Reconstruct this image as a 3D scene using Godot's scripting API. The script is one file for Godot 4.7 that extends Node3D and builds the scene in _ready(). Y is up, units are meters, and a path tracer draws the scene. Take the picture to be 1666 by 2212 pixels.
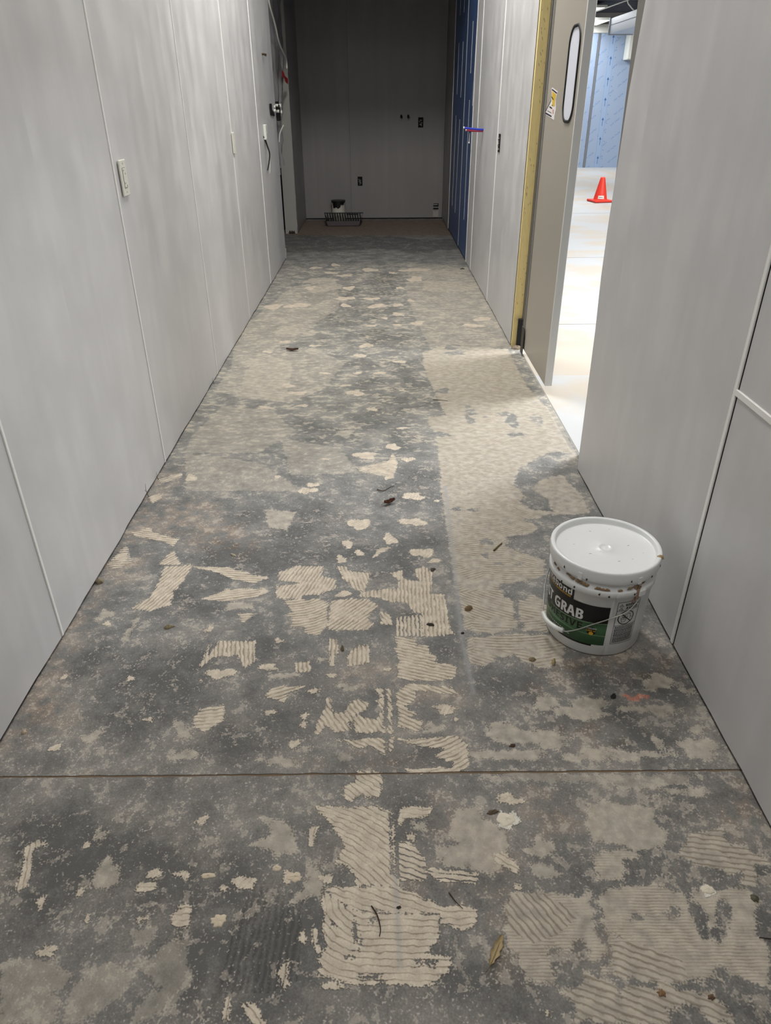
extends Node3D
# A corridor under renovation: white wall panels, a concrete floor with old tile adhesive, a metal
# swing door into a brightly lit room, and a bucket of adhesive. Units are metres, the corridor runs along -z.

const XL := -0.967      # face of the left wall panels
const XR := 0.854       # face of the right wall panels
const CEIL := 4.0  # ceiling out of view, raised to even out the light on the walls
const JOINT := -1.161   # control joint across the slab

var patches: Array[Dictionary] = []
var rng := RandomNumberGenerator.new()
var taken := {}
var M := {}

func _ready() -> void:
	rng.seed = 71
	# ---- camera
	var cam := Camera3D.new()
	cam.name = "camera"
	add_child(cam)
	cam.position = Vector3(0, 1.4, 0)
	var pitch := 0.525148379
	var yaw := 0.005432605
	var roll := -0.005361380
	var fwd := Vector3(sin(yaw) * cos(pitch), -sin(pitch), -cos(yaw) * cos(pitch))
	var right := Vector3(cos(yaw), 0, sin(yaw))
	var up := right.cross(fwd)
	cam.basis = Basis(right * cos(roll) + up * sin(roll), up * cos(roll) - right * sin(roll), -fwd)
	cam.fov = 71.66593
	cam.near = 0.05
	cam.far = 60.0
	cam.current = true
	# ---- environment and exposure
	var we := WorldEnvironment.new()
	we.name = "environment"
	var env := Environment.new()
	env.background_mode = Environment.BG_COLOR
	env.background_color = Color(0.02, 0.02, 0.022)
	env.tonemap_mode = Environment.TONE_MAPPER_LINEAR
	env.tonemap_exposure = 1.0
	env.sdfgi_enabled = true
	env.ssao_enabled = true
	env.ssil_enabled = true
	we.environment = env
	add_child(we)
	# ---- lamps (unseen fittings lighting the corridor; lit room panels, most out of view)
	materials()
	unseen_corridor_lamp(Vector3(-0.05, CEIL - 0.02, -4.9), Vector2(0.6, 1.2), 11.0)  # out of view, placed to light the middle of the corridor
	unseen_corridor_lamp(Vector3(-0.05, CEIL - 0.02, 0.1), Vector2(0.6, 1.2), 3.2)  # out of view, placed to light the near walls and floor
	room_lamps()
	# ---- setting
	build_floor()
	build_left_wall()
	build_right_wall()
	build_far_end()
	build_shell()
	build_lit_room()
	build_door()
	# ---- things
	build_bucket()
	build_wall_fittings()
	build_far_things()
	build_cone()
	build_debris()

# ------------------------------------------------------------------ helpers
func numbered(called: String) -> String:
	if not taken.has(called):
		taken[called] = 0
		return called
	taken[called] += 1
	return "%s_%03d" % [called, taken[called]]

func tool() -> SurfaceTool:
	var st := SurfaceTool.new()
	st.begin(Mesh.PRIMITIVE_TRIANGLES)
	st.set_smooth_group(-1)
	return st

func thing(called: String, label: String, category: String, at := Vector3.ZERO, group := "") -> Node3D:
	var o := Node3D.new()
	o.name = numbered(called)
	add_child(o, true)
	o.position = at
	tag(o, label, category, group)
	return o

func tag(o: Node, label: String, category: String, group := "") -> void:
	o.set_meta("label", label)
	o.set_meta("category", category)
	if group != "":
		o.set_meta("group", group)

func structure(called: String) -> Node3D:
	var o := Node3D.new()
	o.name = numbered(called)
	o.set_meta("kind", "structure")
	add_child(o, true)
	return o

func part(called: String, st: SurfaceTool, m: Material, parent: Node, normals := true) -> MeshInstance3D:
	if normals:
		st.generate_normals()
	var o := MeshInstance3D.new()
	o.mesh = st.commit()
	o.name = called if parent != self else numbered(called)
	o.material_override = m
	o.cast_shadow = GeometryInstance3D.SHADOW_CASTING_SETTING_ON
	parent.add_child(o, true)
	return o

func stuff(o: MeshInstance3D) -> MeshInstance3D:
	o.set_meta("kind", "stuff")
	return o

func mat(c: Color, rough := 0.6, metal := 0.0) -> StandardMaterial3D:
	var m := StandardMaterial3D.new()
	m.albedo_color = c
	m.roughness = rough
	m.metallic = metal
	m.cull_mode = BaseMaterial3D.CULL_DISABLED
	return m

func rgb(r: float, g: float, b: float) -> Color:
	return Color(r / 255.0, g / 255.0, b / 255.0)

# corners run counter-clockwise seen from outside
func quad(st: SurfaceTool, a: Vector3, b: Vector3, c: Vector3, d: Vector3, ua := Vector2.ZERO, ub := Vector2.ZERO, uc := Vector2.ZERO, ud := Vector2.ZERO) -> void:
	for k in [[a, ua], [c, uc], [b, ub], [a, ua], [d, ud], [c, uc]]:
		st.set_uv(k[1])
		st.add_vertex(k[0])

func tri(st: SurfaceTool, a: Vector3, b: Vector3, c: Vector3) -> void:
	for k in [a, c, b]:
		st.set_uv(Vector2(k.x, k.z))
		st.add_vertex(k)

func box(st: SurfaceTool, lo: Vector3, hi: Vector3, bev := 0.0, xf := Transform3D()) -> void:
	# a box with chamfered edges
	var c := (lo + hi) * 0.5
	var h := (hi - lo) * 0.5
	var b := minf(bev, minf(h.x, minf(h.y, h.z)) * 0.9)
	var ax := [Vector3(1, 0, 0), Vector3(0, 1, 0), Vector3(0, 0, 1)]
	for i in 3:
		for s in [-1.0, 1.0]:
			var n: Vector3 = ax[i] * s
			var u: Vector3 = ax[(i + 1) % 3]
			var v: Vector3 = ax[(i + 2) % 3] * s
			var hu: float = h[(i + 1) % 3] - b
			var hv: float = h[(i + 2) % 3] - b
			var o: Vector3 = c + n * h[i]
			quad(st, xf * (o - u * hu - v * hv), xf * (o + u * hu - v * hv), xf * (o + u * hu + v * hv), xf * (o - u * hu + v * hv), Vector2(0, 0), Vector2(1, 0), Vector2(1, 1), Vector2(0, 1))
	if b <= 0.0:
		return
	for i in 3:
		var j := (i + 1) % 3
		var k := (i + 2) % 3
		for sj in [-1.0, 1.0]:
			for sk in [-1.0, 1.0]:
				var p0 := Vector3.ZERO
				p0[j] = h[j] * sj
				p0[k] = (h[k] - b) * sk
				var p1 := Vector3.ZERO
				p1[j] = (h[j] - b) * sj
				p1[k] = h[k] * sk
				var e: Vector3 = ax[i] * (h[i] - b)
				var A := c + p0 - e
				var B := c + p0 + e
				var C := c + p1 + e
				var D := c + p1 - e
				if sj * sk > 0:
					quad(st, xf * A, xf * D, xf * C, xf * B)
				else:
					quad(st, xf * A, xf * B, xf * C, xf * D)
	for sx in [-1.0, 1.0]:
		for sy in [-1.0, 1.0]:
			for sz in [-1.0, 1.0]:
				var a := c + Vector3(h.x * sx, (h.y - b) * sy, (h.z - b) * sz)
				var d := c + Vector3((h.x - b) * sx, h.y * sy, (h.z - b) * sz)
				var e := c + Vector3((h.x - b) * sx, (h.y - b) * sy, h.z * sz)
				if sx * sy * sz > 0:
					tri(st, xf * a, xf * d, xf * e)
				else:
					tri(st, xf * a, xf * e, xf * d)

func lathe(st: SurfaceTool, prof: PackedVector2Array, seg := 64, at := Vector3.ZERO) -> void:
	# prof: (radius, height) from the bottom up on the outside
	for i in prof.size() - 1:
		var a := prof[i]
		var b := prof[i + 1]
		for k in seg:
			var t0 := TAU * k / seg
			var t1 := TAU * (k + 1) / seg
			var d0 := Vector3(sin(t0), 0, cos(t0))
			var d1 := Vector3(sin(t1), 0, cos(t1))
			quad(st, at + d0 * a.x + Vector3(0, a.y, 0), at + d1 * a.x + Vector3(0, a.y, 0), at + d1 * b.x + Vector3(0, b.y, 0), at + d0 * b.x + Vector3(0, b.y, 0),
				Vector2(float(k) / seg, a.y), Vector2(float(k + 1) / seg, a.y), Vector2(float(k + 1) / seg, b.y), Vector2(float(k) / seg, b.y))

func smooth_path(pts: Array, per := 6) -> PackedVector3Array:
	var out := PackedVector3Array()
	for i in pts.size() - 1:
		var p0: Vector3 = pts[maxi(i - 1, 0)]
		var p1: Vector3 = pts[i]
		var p2: Vector3 = pts[i + 1]
		var p3: Vector3 = pts[mini(i + 2, pts.size() - 1)]
		for k in per:
			out.append(p1.cubic_interpolate(p2, p0, p3, float(k) / per))
	out.append(pts[-1])
	return out

func tube(st: SurfaceTool, path: PackedVector3Array, r: float, seg := 8, taper := 1.0) -> void:
	var n := path.size()
	var rings: Array[PackedVector3Array] = []
	var side := Vector3.UP
	for i in n:
		var d := (path[mini(i + 1, n - 1)] - path[maxi(i - 1, 0)]).normalized()
		side = (side - d * side.dot(d))
		if side.length() < 0.01:
			side = d.cross(Vector3(0.3, 0.5, 0.8))
		side = side.normalized()
		var w := d.cross(side)
		var ring := PackedVector3Array()
		var rr := r * lerpf(1.0, taper, float(i) / maxf(1, n - 1))
		for k in seg:
			var t := TAU * k / seg
			ring.append(path[i] + (side * cos(t) + w * sin(t)) * rr)
		rings.append(ring)
	for i in n - 1:
		for k in seg:
			var k1 := (k + 1) % seg
			quad(st, rings[i][k], rings[i][k1], rings[i + 1][k1], rings[i + 1][k])
	for k in range(1, seg - 1):
		tri(st, rings[0][0], rings[0][k + 1], rings[0][k])
		tri(st, rings[n - 1][0], rings[n - 1][k], rings[n - 1][k + 1])

func smooth(st: SurfaceTool) -> SurfaceTool:
	st.set_smooth_group(0)
	return st

func prism(st: SurfaceTool, outline: PackedVector2Array, y0: float, y1: float, xf := Transform3D()) -> void:
	# a flat outline in (x, z), raised from y0 to y1
	var o := outline
	if Geometry2D.is_polygon_clockwise(o):
		o = o.duplicate()
		o.reverse()
	var ids := Geometry2D.triangulate_polygon(o)
	var mirrored := xf.basis.determinant() < 0.0
	for i in range(0, ids.size(), 3):
		var a := o[ids[i]]
		var b := o[ids[i + 1]]
		var c := o[ids[i + 2]]
		if (b - a).cross(c - a) < 0:
			var t := b
			b = c
			c = t
		var up := y0 if mirrored else y1
		var dn := y1 if mirrored else y0
		tri(st, xf * Vector3(a.x, up, a.y), xf * Vector3(c.x, up, c.y), xf * Vector3(b.x, up, b.y))
		tri(st, xf * Vector3(a.x, dn, a.y), xf * Vector3(b.x, dn, b.y), xf * Vector3(c.x, dn, c.y))
	for i in o.size():
		var a := o[i]
		var b := o[(i + 1) % o.size()]
		var p := [xf * Vector3(a.x, y0, a.y), xf * Vector3(a.x, y1, a.y), xf * Vector3(b.x, y1, b.y), xf * Vector3(b.x, y0, b.y)]
		if mirrored:
			p.reverse()
		quad(st, p[0], p[1], p[2], p[3])

func noise(f: float, oct := 4, sd := 1, kind := FastNoiseLite.TYPE_SIMPLEX_SMOOTH) -> FastNoiseLite:
	var n := FastNoiseLite.new()
	n.noise_type = kind
	n.frequency = f
	n.seed = sd
	n.fractal_type = FastNoiseLite.FRACTAL_FBM if oct > 1 else FastNoiseLite.FRACTAL_NONE
	n.fractal_octaves = oct
	return n

func tex(im: Image) -> ImageTexture:
	return ImageTexture.create_from_image(im)

func text_into(st: SurfaceTool, what: String, height: float, place: Callable, bold := true, squeeze := 1.0, fat := 0.0) -> void:
	# lettering as thin geometry; place maps (x, y, lift) of the flat text to a point, x from 0 at its left edge
	var tm := TextMesh.new()
	var f := SystemFont.new()
	f.font_names = PackedStringArray(["Droid Sans"])
	f.font_weight = 700 if bold else 400
	tm.font = f
	tm.text = what
	tm.font_size = 64
	tm.pixel_size = height / 46.0
	tm.depth = 0.0
	tm.curve_step = 2.0
	var arr := tm.get_mesh_arrays() if tm.get_surface_count() == 0 else tm.surface_get_arrays(0)
	var v: PackedVector3Array = arr[Mesh.ARRAY_VERTEX]
	var idx: PackedInt32Array = arr[Mesh.ARRAY_INDEX] if arr[Mesh.ARRAY_INDEX] != null else PackedInt32Array(range(v.size()))
	var lo := Vector3(1e9, 1e9, 0)
	var hi := Vector3(-1e9, -1e9, 0)
	for p in v:
		lo = lo.min(p)
		hi = hi.max(p)
	for i in idx.size():
		var p := v[idx[i]]
		var x: float = (p.x - lo.x) * squeeze
		st.set_uv(Vector2.ZERO)
		st.add_vertex(place.call(x, p.y - lo.y, fat))

# ------------------------------------------------------------------ materials
func materials() -> void:
	# white glass-board wall panels: glossy, with wipe marks running down them
	var streak := noise(0.035, 3, 11).get_image(256, 64)
	streak.resize(256, 512, Image.INTERPOLATE_CUBIC)
	var cloud := noise(0.012, 4, 12).get_image(256, 512)
	var ro := Image.create(256, 512, false, Image.FORMAT_RGB8)
	var al := Image.create(256, 512, false, Image.FORMAT_RGB8)
	for y in 512:
		for x in 256:
			var s := streak.get_pixel(x, y).r
			var c := cloud.get_pixel(x, y).r
			var r := clampf(0.27 + 0.16 * s + 0.12 * c, 0, 1)
			ro.set_pixel(x, y, Color(r, r, r))
			var a := 0.95 + 0.05 * s * c * 2.0
			al.set_pixel(x, y, Color(minf(a, 1), minf(a, 1), minf(a * 1.004, 1)))
	var rt := tex(ro)
	var at := tex(al)
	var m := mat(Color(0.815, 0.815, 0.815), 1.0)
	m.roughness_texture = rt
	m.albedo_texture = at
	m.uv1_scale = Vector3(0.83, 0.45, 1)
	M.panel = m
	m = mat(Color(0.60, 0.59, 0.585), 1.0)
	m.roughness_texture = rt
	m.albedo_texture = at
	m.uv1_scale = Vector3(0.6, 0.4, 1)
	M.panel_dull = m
	M.strip = mat(Color(0.94, 0.94, 0.93), 0.3)
	M.core = mat(Color(0.14, 0.13, 0.12), 0.95)
	M.plaster = mat(Color(0.66, 0.655, 0.63), 0.9)
	M.ceiling = mat(Color(0.82, 0.82, 0.81), 0.9)
	M.void = mat(Color(0.03, 0.03, 0.03), 1.0)  # near-black paint standing in for the dark of the side space
	M.black = mat(Color(0.035, 0.035, 0.04), 0.6)
	M.white = mat(Color(0.86, 0.87, 0.84), 0.4)
	M.metal = mat(Color(0.62, 0.62, 0.62), 0.42, 0.85)
	M.frame = mat(Color(0.47, 0.46, 0.44), 0.6, 0.15)
	# emission of lamps the camera hardly sees
	m = mat(Color(0.9, 0.9, 0.9), 0.5)
	m.emission_enabled = true
	m.emission = Color(1.0, 0.985, 0.95)
	m.emission_energy_multiplier = 2.5
	M.glow = m

func unseen_corridor_lamp(at: Vector3, size: Vector2, energy: float) -> void:
	var t := thing("ceiling_light", "unseen ceiling light panel above the far half of the corridor, lighting its walls and floor" if at.z < -3.0 else "unseen ceiling light panel above the near end of the corridor, lighting the nearest floor", "light", at)
	var st := tool()
	box(st, Vector3(-size.x / 2 - 0.02, -0.02, -size.y / 2 - 0.02), Vector3(size.x / 2 + 0.02, 0.02, size.y / 2 + 0.02), 0.004)
	part("lamp_frame", st, M.white, t)
	st = tool()
	box(st, Vector3(-size.x / 2, -0.026, -size.y / 2), Vector3(size.x / 2, -0.0205, size.y / 2))
	part("lamp_diffuser", st, M.glow, t)
	area(at + Vector3(0, -0.04, 0), size, energy, Color(1.0, 0.985, 0.965))

func area(at: Vector3, size: Vector2, energy: float, c: Color) -> void:
	var l := AreaLight3D.new()
	l.name = "lamp_light"
	add_child(l, true)
	l.area_size = size
	l.light_color = c
	l.light_energy = energy
	l.shadow_enabled = true
	l.set("area_range", 30.0)
	l.position = at
	l.rotation_degrees = Vector3(-90, 0, 0)

# ------------------------------------------------------------------ floor
# Old adhesive on the slab, in millimetres on the floor (x, z):
# T trowelled, A trowelled round a corner, R only ridge tops, W pale, F/f thick and thin film, S film with
# swept ridges, Q film with fine ridges, K film with coarse ridges, C scraped clean, D dark, N brownish, B dirt brown, L light line, O orange, G grooved
func patch(k: String, ang: float, bend: float, t: String) -> void:
	var pts := PackedVector2Array()
	for q in t.split(" "):
		var c := q.split(",")
		pts.append(Vector2(float(c[0]), float(c[1])))
	var lo := pts[0]
	var hi := pts[0]
	for q in pts:
		lo = lo.min(q)
		hi = hi.max(q)
	patches.append({"k": k, "ang": ang, "bend": bend, "pts": pts, "lo": lo, "hi": hi, "round": false})

func blobs(k: String, t: String) -> void:
	for q in t.split(" "):
		var c := q.split(",")
		var at := Vector2(float(c[0]), float(c[1]))
		var r := Vector2(float(c[2]), float(c[3]))
		patches.append({"k": k, "ang": fmod(at.x * 7.3 + at.y, 60.0) - 30.0, "bend": 0.0, "at": at, "r": r, "lo": at - r, "hi": at + r, "round": true})

func signed(p: Dictionary, q: Vector2) -> float:
	if p.round:
		var r: Vector2 = p.r
		var v: Vector2 = (q - p.at) / r
		var a := v.angle()
		var k: float = p.at.x * 0.37 + p.at.y * 0.11
		return (1.0 + 0.2 * sin(a * 2.0 + k) + 0.16 * sin(a * 3.0 - k * 2.0) + 0.1 * sin(a * 5.0 + k * 3.0) - v.length()) * minf(r.x, r.y)
	var pts: PackedVector2Array = p.pts
	var best := 1e9
	var inside := false
	var b := pts[pts.size() - 1]
	for a in pts:
		var e := b - a
		var w := q - a
		var d := w - e * clampf(w.dot(e) / e.length_squared(), 0.0, 1.0)
		best = minf(best, d.length_squared())
		if (a.y > q.y) != (b.y > q.y) and q.x < e.x * (q.y - a.y) / e.y + a.x:
			inside = not inside
		b = a
	return sqrt(best) if inside else -sqrt(best)

func upsized(bytes: PackedByteArray, lw: int, lh: int, w: int, h: int) -> PackedByteArray:
	var im := Image.create_from_data(lw, lh, false, Image.FORMAT_L8, bytes)
	im.resize(w, h, Image.INTERPOLATE_CUBIC)
	return im.get_data()

func layer(f: float, oct: int, sd: int, x0: float, zf: float, ppm: float, w: int, h: int, drawn := 1.0) -> PackedByteArray:
	var n := noise(f / ppm, oct, sd)
	n.offset = Vector3(x0 * ppm / drawn, zf * ppm, 0)
	var im := n.get_image(int(w / drawn), h, false, false, false)
	if drawn != 1.0:
		im.resize(w, h, Image.INTERPOLATE_CUBIC)
	return im.get_data()

func floor_zone(x0: float, x1: float, zn: float, zf: float, ppm: float) -> StandardMaterial3D:
	var w := int(round((x1 - x0) * ppm / 4.0)) * 4
	var h := int(round((zn - zf) * ppm / 4.0)) * 4
	var lw := w / 4
	var lh := h / 4
	var mm := 4000.0 / ppm
	var n := lw * lh
	var thick := PackedFloat32Array()
	thick.resize(n)
	thick.fill(-40.0)
	var film := thick.duplicate()
	var alpha := PackedFloat32Array()
	alpha.resize(n)
	var dark := alpha.duplicate()
	var brown := alpha.duplicate()
	var dirt := alpha.duplicate()
	var light := alpha.duplicate()
	var orange := alpha.duplicate()
	var ids := PackedByteArray()
	ids.resize(n)
	var kx: Array[float] = [0.0]
	var kz: Array[float] = [0.0]
	var mode: Array[int] = [0]
	var bend: Array[float] = [0.0]
	var amp: Array[float] = [0.0]
	var cx: Array[float] = [0.0]
	var cz: Array[float] = [0.0]
	for p in patches:
		var k: String = p.k
		var soft: bool = k in ["D", "N", "B"]
		var grow := 90.0 if soft else 40.0
		var i0 := maxi(0, int((p.lo.x - grow - x0 * 1000.0) / mm))
		var i1 := mini(lw - 1, int((p.hi.x + grow - x0 * 1000.0) / mm))
		var j0 := maxi(0, int((p.lo.y - grow - zf * 1000.0) / mm))
		var j1 := mini(lh - 1, int((p.hi.y + grow - zf * 1000.0) / mm))
		if i1 < i0 or j1 < j0:
			continue
		var id := 0
		if k in ["T", "A", "R", "W", "S", "Q", "K", "G"] and kx.size() < 250:
			id = kx.size()
			var period := 0.0125
			if k == "Q":
				period = 0.0062
			var a := deg_to_rad(p.ang) + PI / 2
			kx.append(cos(a) / period)
			kz.append(sin(a) / period)
			mode.append({"T": 0, "A": 1, "R": 2, "W": 3, "S": 4, "Q": 5, "K": 7, "G": 6}[k])
			bend.append(p.bend)
			amp.append(0.35 if (p.round or k == "W") else 1.0)
			cx.append((p.lo.x + p.hi.x) * 0.0005)
			cz.append((p.lo.y + p.hi.y) * 0.0005)
		for j in range(j0, j1 + 1):
			for i in range(i0, i1 + 1):
				var s := signed(p, Vector2(x0 * 1000.0 + (i + 0.5) * mm, zf * 1000.0 + (j + 0.5) * mm))
				var c := j * lw + i
				if soft:
					var v := clampf(0.5 + s / 90.0, 0.0, 1.0)
					if k == "D":
						dark[c] = maxf(dark[c], v)
					elif k == "N":
						brown[c] = maxf(brown[c], v)
					else:
						dirt[c] = maxf(dirt[c], v)
				elif k == "C":
					thick[c] = minf(thick[c], -s)
					film[c] = minf(film[c], -s)
				elif k == "L":
					light[c] = maxf(light[c], clampf(0.5 + s / 12.0, 0.0, 1.0))
				elif k == "O":
					orange[c] = maxf(orange[c], clampf(0.5 + s / 20.0, 0.0, 1.0))
				elif k == "G":
					if s > 0:
						ids[c] = id
				elif k in ["F", "f", "S", "Q", "K"]:
					if s > film[c]:
						film[c] = s
					if s > -12.0:
						alpha[c] = maxf(alpha[c], 0.47 if k == "f" else (0.78 if k == "F" else 0.9))
						if id and s > -6.0:
							ids[c] = id
				else:
					if s > thick[c]:
						thick[c] = s
						if s > -10.0:
							ids[c] = id
	var bt := PackedByteArray()
	bt.resize(n)
	var bf := bt.duplicate()
	var ba := bt.duplicate()
	var bd := bt.duplicate()
	var bb := bt.duplicate()
	var bl := bt.duplicate()
	for c in n:
		bt[c] = clampi(int(128.0 + thick[c] * 3.2), 0, 255)
		bf[c] = clampi(int(128.0 + film[c] * 3.2), 0, 255)
		ba[c] = int(alpha[c] * 255.0)
		bd[c] = int(dark[c] * 255.0)
		bb[c] = int(brown[c] * 255.0)
		bl[c] = int(maxf(light[c], dirt[c]) * 255.0)
	bt = upsized(bt, lw, lh, w, h)
	bf = upsized(bf, lw, lh, w, h)
	ba = upsized(ba, lw, lh, w, h)
	bd = upsized(bd, lw, lh, w, h)
	bb = upsized(bb, lw, lh, w, h)
	bl = upsized(bl, lw, lh, w, h)
	var far := zf < -8.0
	var n1 := layer(5.0, 4, 21, x0, zf, ppm, w, h)
	var pull := 1.0 if ppm > 1000 else (1.2 if ppm > 700 else 2.2)
	var n2 := layer(28.0, 5, 22, x0, zf, ppm, w, h, sqrt(pull))
	var n3 := layer(170.0, 2, 23, x0, zf, ppm, w, h)
	var n4 := layer(75.0, 2, 24, x0, zf, ppm, w, h, pull)
	var n5 := layer(14.0, 3, 25, x0, zf, ppm, w, h, pull)
	var col := PackedByteArray()
	col.resize(w * h * 3)
	var hgt := PackedByteArray()
	hgt.resize(w * h)
	var fx: Array[float] = []
	var fz: Array[float] = []
	for q in 16:
		var a := deg_to_rad(90.0 + (q * 37 % 16 - 7.5) * 3.4)
		fx.append(cos(a) / 0.0125)
		fz.append(sin(a) / 0.0125)
	var o := 0
	var i := 0
	var step := 1.0 / ppm
	for y in h:
		var z := zf + (y + 0.5) * step
		var row := (y >> 2) * lw
		# more smears and paler concrete along the middle stretch
		var tz := smoothstep(-2.3, -3.6, z) * smoothstep(-7.6, -7.0, z)
		var th := 0.66 - 0.28 * tz
		var tr := 0.3 * smoothstep(-1.75, -1.4, z)
		th -= 0.08 * smoothstep(-1.2, -0.9, z)
		var gth := 0.72 if z > -1.15 else 0.58
		var gdp := 62.0 if z > -1.15 else 76.0
		var warm := smoothstep(-2.0, -1.2, z) * 3.0 - 1.0
		for x in w:
			var X := x0 + (x + 0.5) * step
			var a1 := (n1[i] - 128) * 0.0125
			var a2 := (n2[i] - 128) * 0.0125
			var a3 := (n3[i] - 128) * 0.0125
			var a4 := (n4[i] - 128) * 0.0125
			var a5 := (n5[i] - 128) * 0.0125
			var dk := bd[i] * 0.00392
			var br := bb[i] * 0.00392
			# bare concrete, blotched and dusty
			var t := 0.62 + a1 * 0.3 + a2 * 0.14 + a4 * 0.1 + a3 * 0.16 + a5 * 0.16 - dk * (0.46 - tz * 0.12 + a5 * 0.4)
			if t < 0.0: t = 0.0
			elif t > 1.0: t = 1.0
			var r := 91.0 + 54.0 * t + tz * 13.0 + warm * 0.5
			var g := 91.0 + 53.0 * t + tz * 13.0
			var b := 90.0 + 50.0 * t + tz * 10.5 - warm * 0.5
			br = br * (0.7 + a5) + a1 * 0.3
			if br > 0.0:
				r += br * 11.0
				g += br * 3.0
				b -= br * 3.0
			var hh := 40.0 + a3 * 4.0 + a2 * 6.0
			var id := ids[row + (x >> 2)]
			var md := mode[id]
			if md == 6:
				var ph := X * kx[id] + z * kz[id] + a2 * 0.25
				var f := absf(ph - floorf(ph) - 0.5) * 2.0
				r -= 20.0 * f
				g -= 20.0 * f
				b -= 19.0 * f
			# dried flecks and ragged smears
			var dens := a5 * 0.8 + a1 * 0.3
			var fl := a4 * 0.75 + a3 * 0.75 + dens * 0.55 - 0.88
			if fl > 0.0:
				fl = minf(fl * 4.0, 0.75)
				r += (186.0 - r) * fl
				g += (180.0 - g) * fl
				b += (170.0 - b) * fl
				hh += fl * 16.0
			var sm := a2 * 0.95 + a5 * 0.75 + a1 * 0.35 + a4 * 0.35 + a3 * 0.25 - th + clampf(X * 2.2 - 0.25, 0.0, 1.0) * tr
			if sm > 0.0:
				sm = minf(sm * 3.5, 0.5 + tz * 0.2)
				r += (176.0 + tz * 14.0 - r) * sm
				g += (168.0 + tz * 13.0 - g) * sm
				b += (156.0 + tz * 8.0 - b) * sm
				hh += sm * 12.0
			# film of adhesive, broken up
			var al := ba[i] * 0.00392
			var ridge := 0.0
			if al > 0.02:
				var s := (bf[i] - 128) * 0.3125 + a2 * 7.0 + a3 * 5.0 + a1 * 3.0
				var m := s * 0.22 + 0.5
				if m > 0.0:
					if m > 1.0: m = 1.0
					m *= al * minf(1.0, 1.04 + a2 * 0.12 + a5 * 0.2)
					if m > 0.95: m = 0.95
					if m > 0.0:
						r += (179.0 + a2 * 12.0 - r) * m
						g += (171.0 + a2 * 12.0 - g) * m
						b += (157.0 + a2 * 12.0 - b) * m
						hh += m * 26.0
						if md == 4 or md == 5 or md == 7:
							var ph := 0.0
							if md == 4:
								var uz := z / 0.145
								var cj := int(floorf(uz))
								var ux := X / 0.27 + (cj & 3) * 0.37
								var ci := int(floorf(ux))
								var q := (ci * 7 + cj * 5 + ((ci * cj) & 3) * 3) & 15
								var dx := ux - floorf(ux) - 0.5
								ph = X * fx[q] + z * fz[q] + dx * dx * 5.0 + a2 * 0.1
								ridge = 0.7 + a5 * 1.3 + a1 * 0.6
							else:
								ph = X * kx[id] + z * kz[id] + a2 * 0.2
								ridge = (0.42 if md == 5 else 1.0) + a1 * 0.4
							if ridge > 1.0: ridge = 1.0
							elif ridge < 0.0: ridge = 0.0
							var f := absf(ph - floorf(ph) - 0.5) * 2.0 - 0.55
							if f > 0.0:
								f = minf(f * 3.0, 1.0) * m * ridge
								r -= 36.0 * f
								g -= 38.0 * f
								b -= 40.0 * f
								hh -= 50.0 * f
			# thick trowelled adhesive
			var ts := bt[i]
			if ts > 60:
				var s := (ts - 128) * 0.3125 + 2.0 + a2 * 4.0 + a3 * 3.5
				var ph := 0.0
				var f := 0.0
				var am := amp[id]
				if md == 1:
					var px := X + 0.035
					var pz := z + 0.86
					var along := px * 0.9995 + pz * 0.03
					if along > 0.0:
						px -= along * 0.9995
						pz -= along * 0.03
					ph = sqrt(px * px + pz * pz) * 80.0 + a2 * 0.2
				else:
					ph = X * kx[id] + z * kz[id]
					if bend[id] != 0.0:
						var al2 := (-(X - cx[id]) * kz[id] + (z - cz[id]) * kx[id]) * 0.0125
						ph += al2 * al2 * bend[id] * 400.0
					ph += a2 * 0.22
				f = absf(ph - floorf(ph) - 0.5) * 2.0 - gth
				if f > 0.0:
					f = minf(f * 4.0, 1.0) * am * minf(1.0, maxf(0.0, 0.85 + a5 * 0.7))
				else:
					f = 0.0
				if md == 2:
					s -= f * 30.0 - 6.0
				# towards a torn edge only the ridge tops are left
				s -= f * 5.0
				var m := s * 0.45 + 0.5
				if m > 0.0:
					if m > 1.0: m = 1.0
					var pr := 196.0 + a2 * 14.0 + a3 * 6.0
					var pg := 185.5 + a2 * 14.0 + a3 * 6.0
					var pb := 169.0 + a2 * 13.0 + a3 * 6.0
					if md == 3:
						pr += 10.0
						pg += 18.0
						pb += 24.0
					pr -= f * 26.0
					pg -= f * 28.0
					pb -= f * 30.0
					r += (pr - r) * m
					g += (pg - g) * m
					b += (pb - b) * m
					hh += (122.0 + a2 * 16.0 + a3 * 5.0 - f * gdp - hh) * m
			var lt := bl[i] * 0.00392
			if lt > 0.0:
				if far:
					lt *= minf(1.0, 0.8 + a2 * 0.4)
					r += (122.0 + a2 * 26.0 - r) * lt
					g += (104.0 + a2 * 24.0 - g) * lt
					b += (92.0 + a2 * 20.0 - b) * lt
				else:
					r += (152.0 - r) * lt * 0.6
					g += (153.0 - g) * lt * 0.6
					b += (154.0 - b) * lt * 0.6
			col[o] = clampi(int(r), 0, 255)
			col[o + 1] = clampi(int(g), 0, 255)
			col[o + 2] = clampi(int(b), 0, 255)
			hgt[i] = clampi(int(hh), 0, 255)
			o += 3
			i += 1
	for c in n:
		if orange[c] > 0.3:
			for q in 16:
				var at := ((c / lw) * 4 + q / 4) * w + (c % lw) * 4 + q % 4
				if (n2[at] - 128) > -20:
					col[at * 3] = mini(255, col[at * 3] + 52)
					col[at * 3 + 2] = maxi(0, col[at * 3 + 2] - 12)
	var m := mat(Color.WHITE, 0.62)
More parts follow.
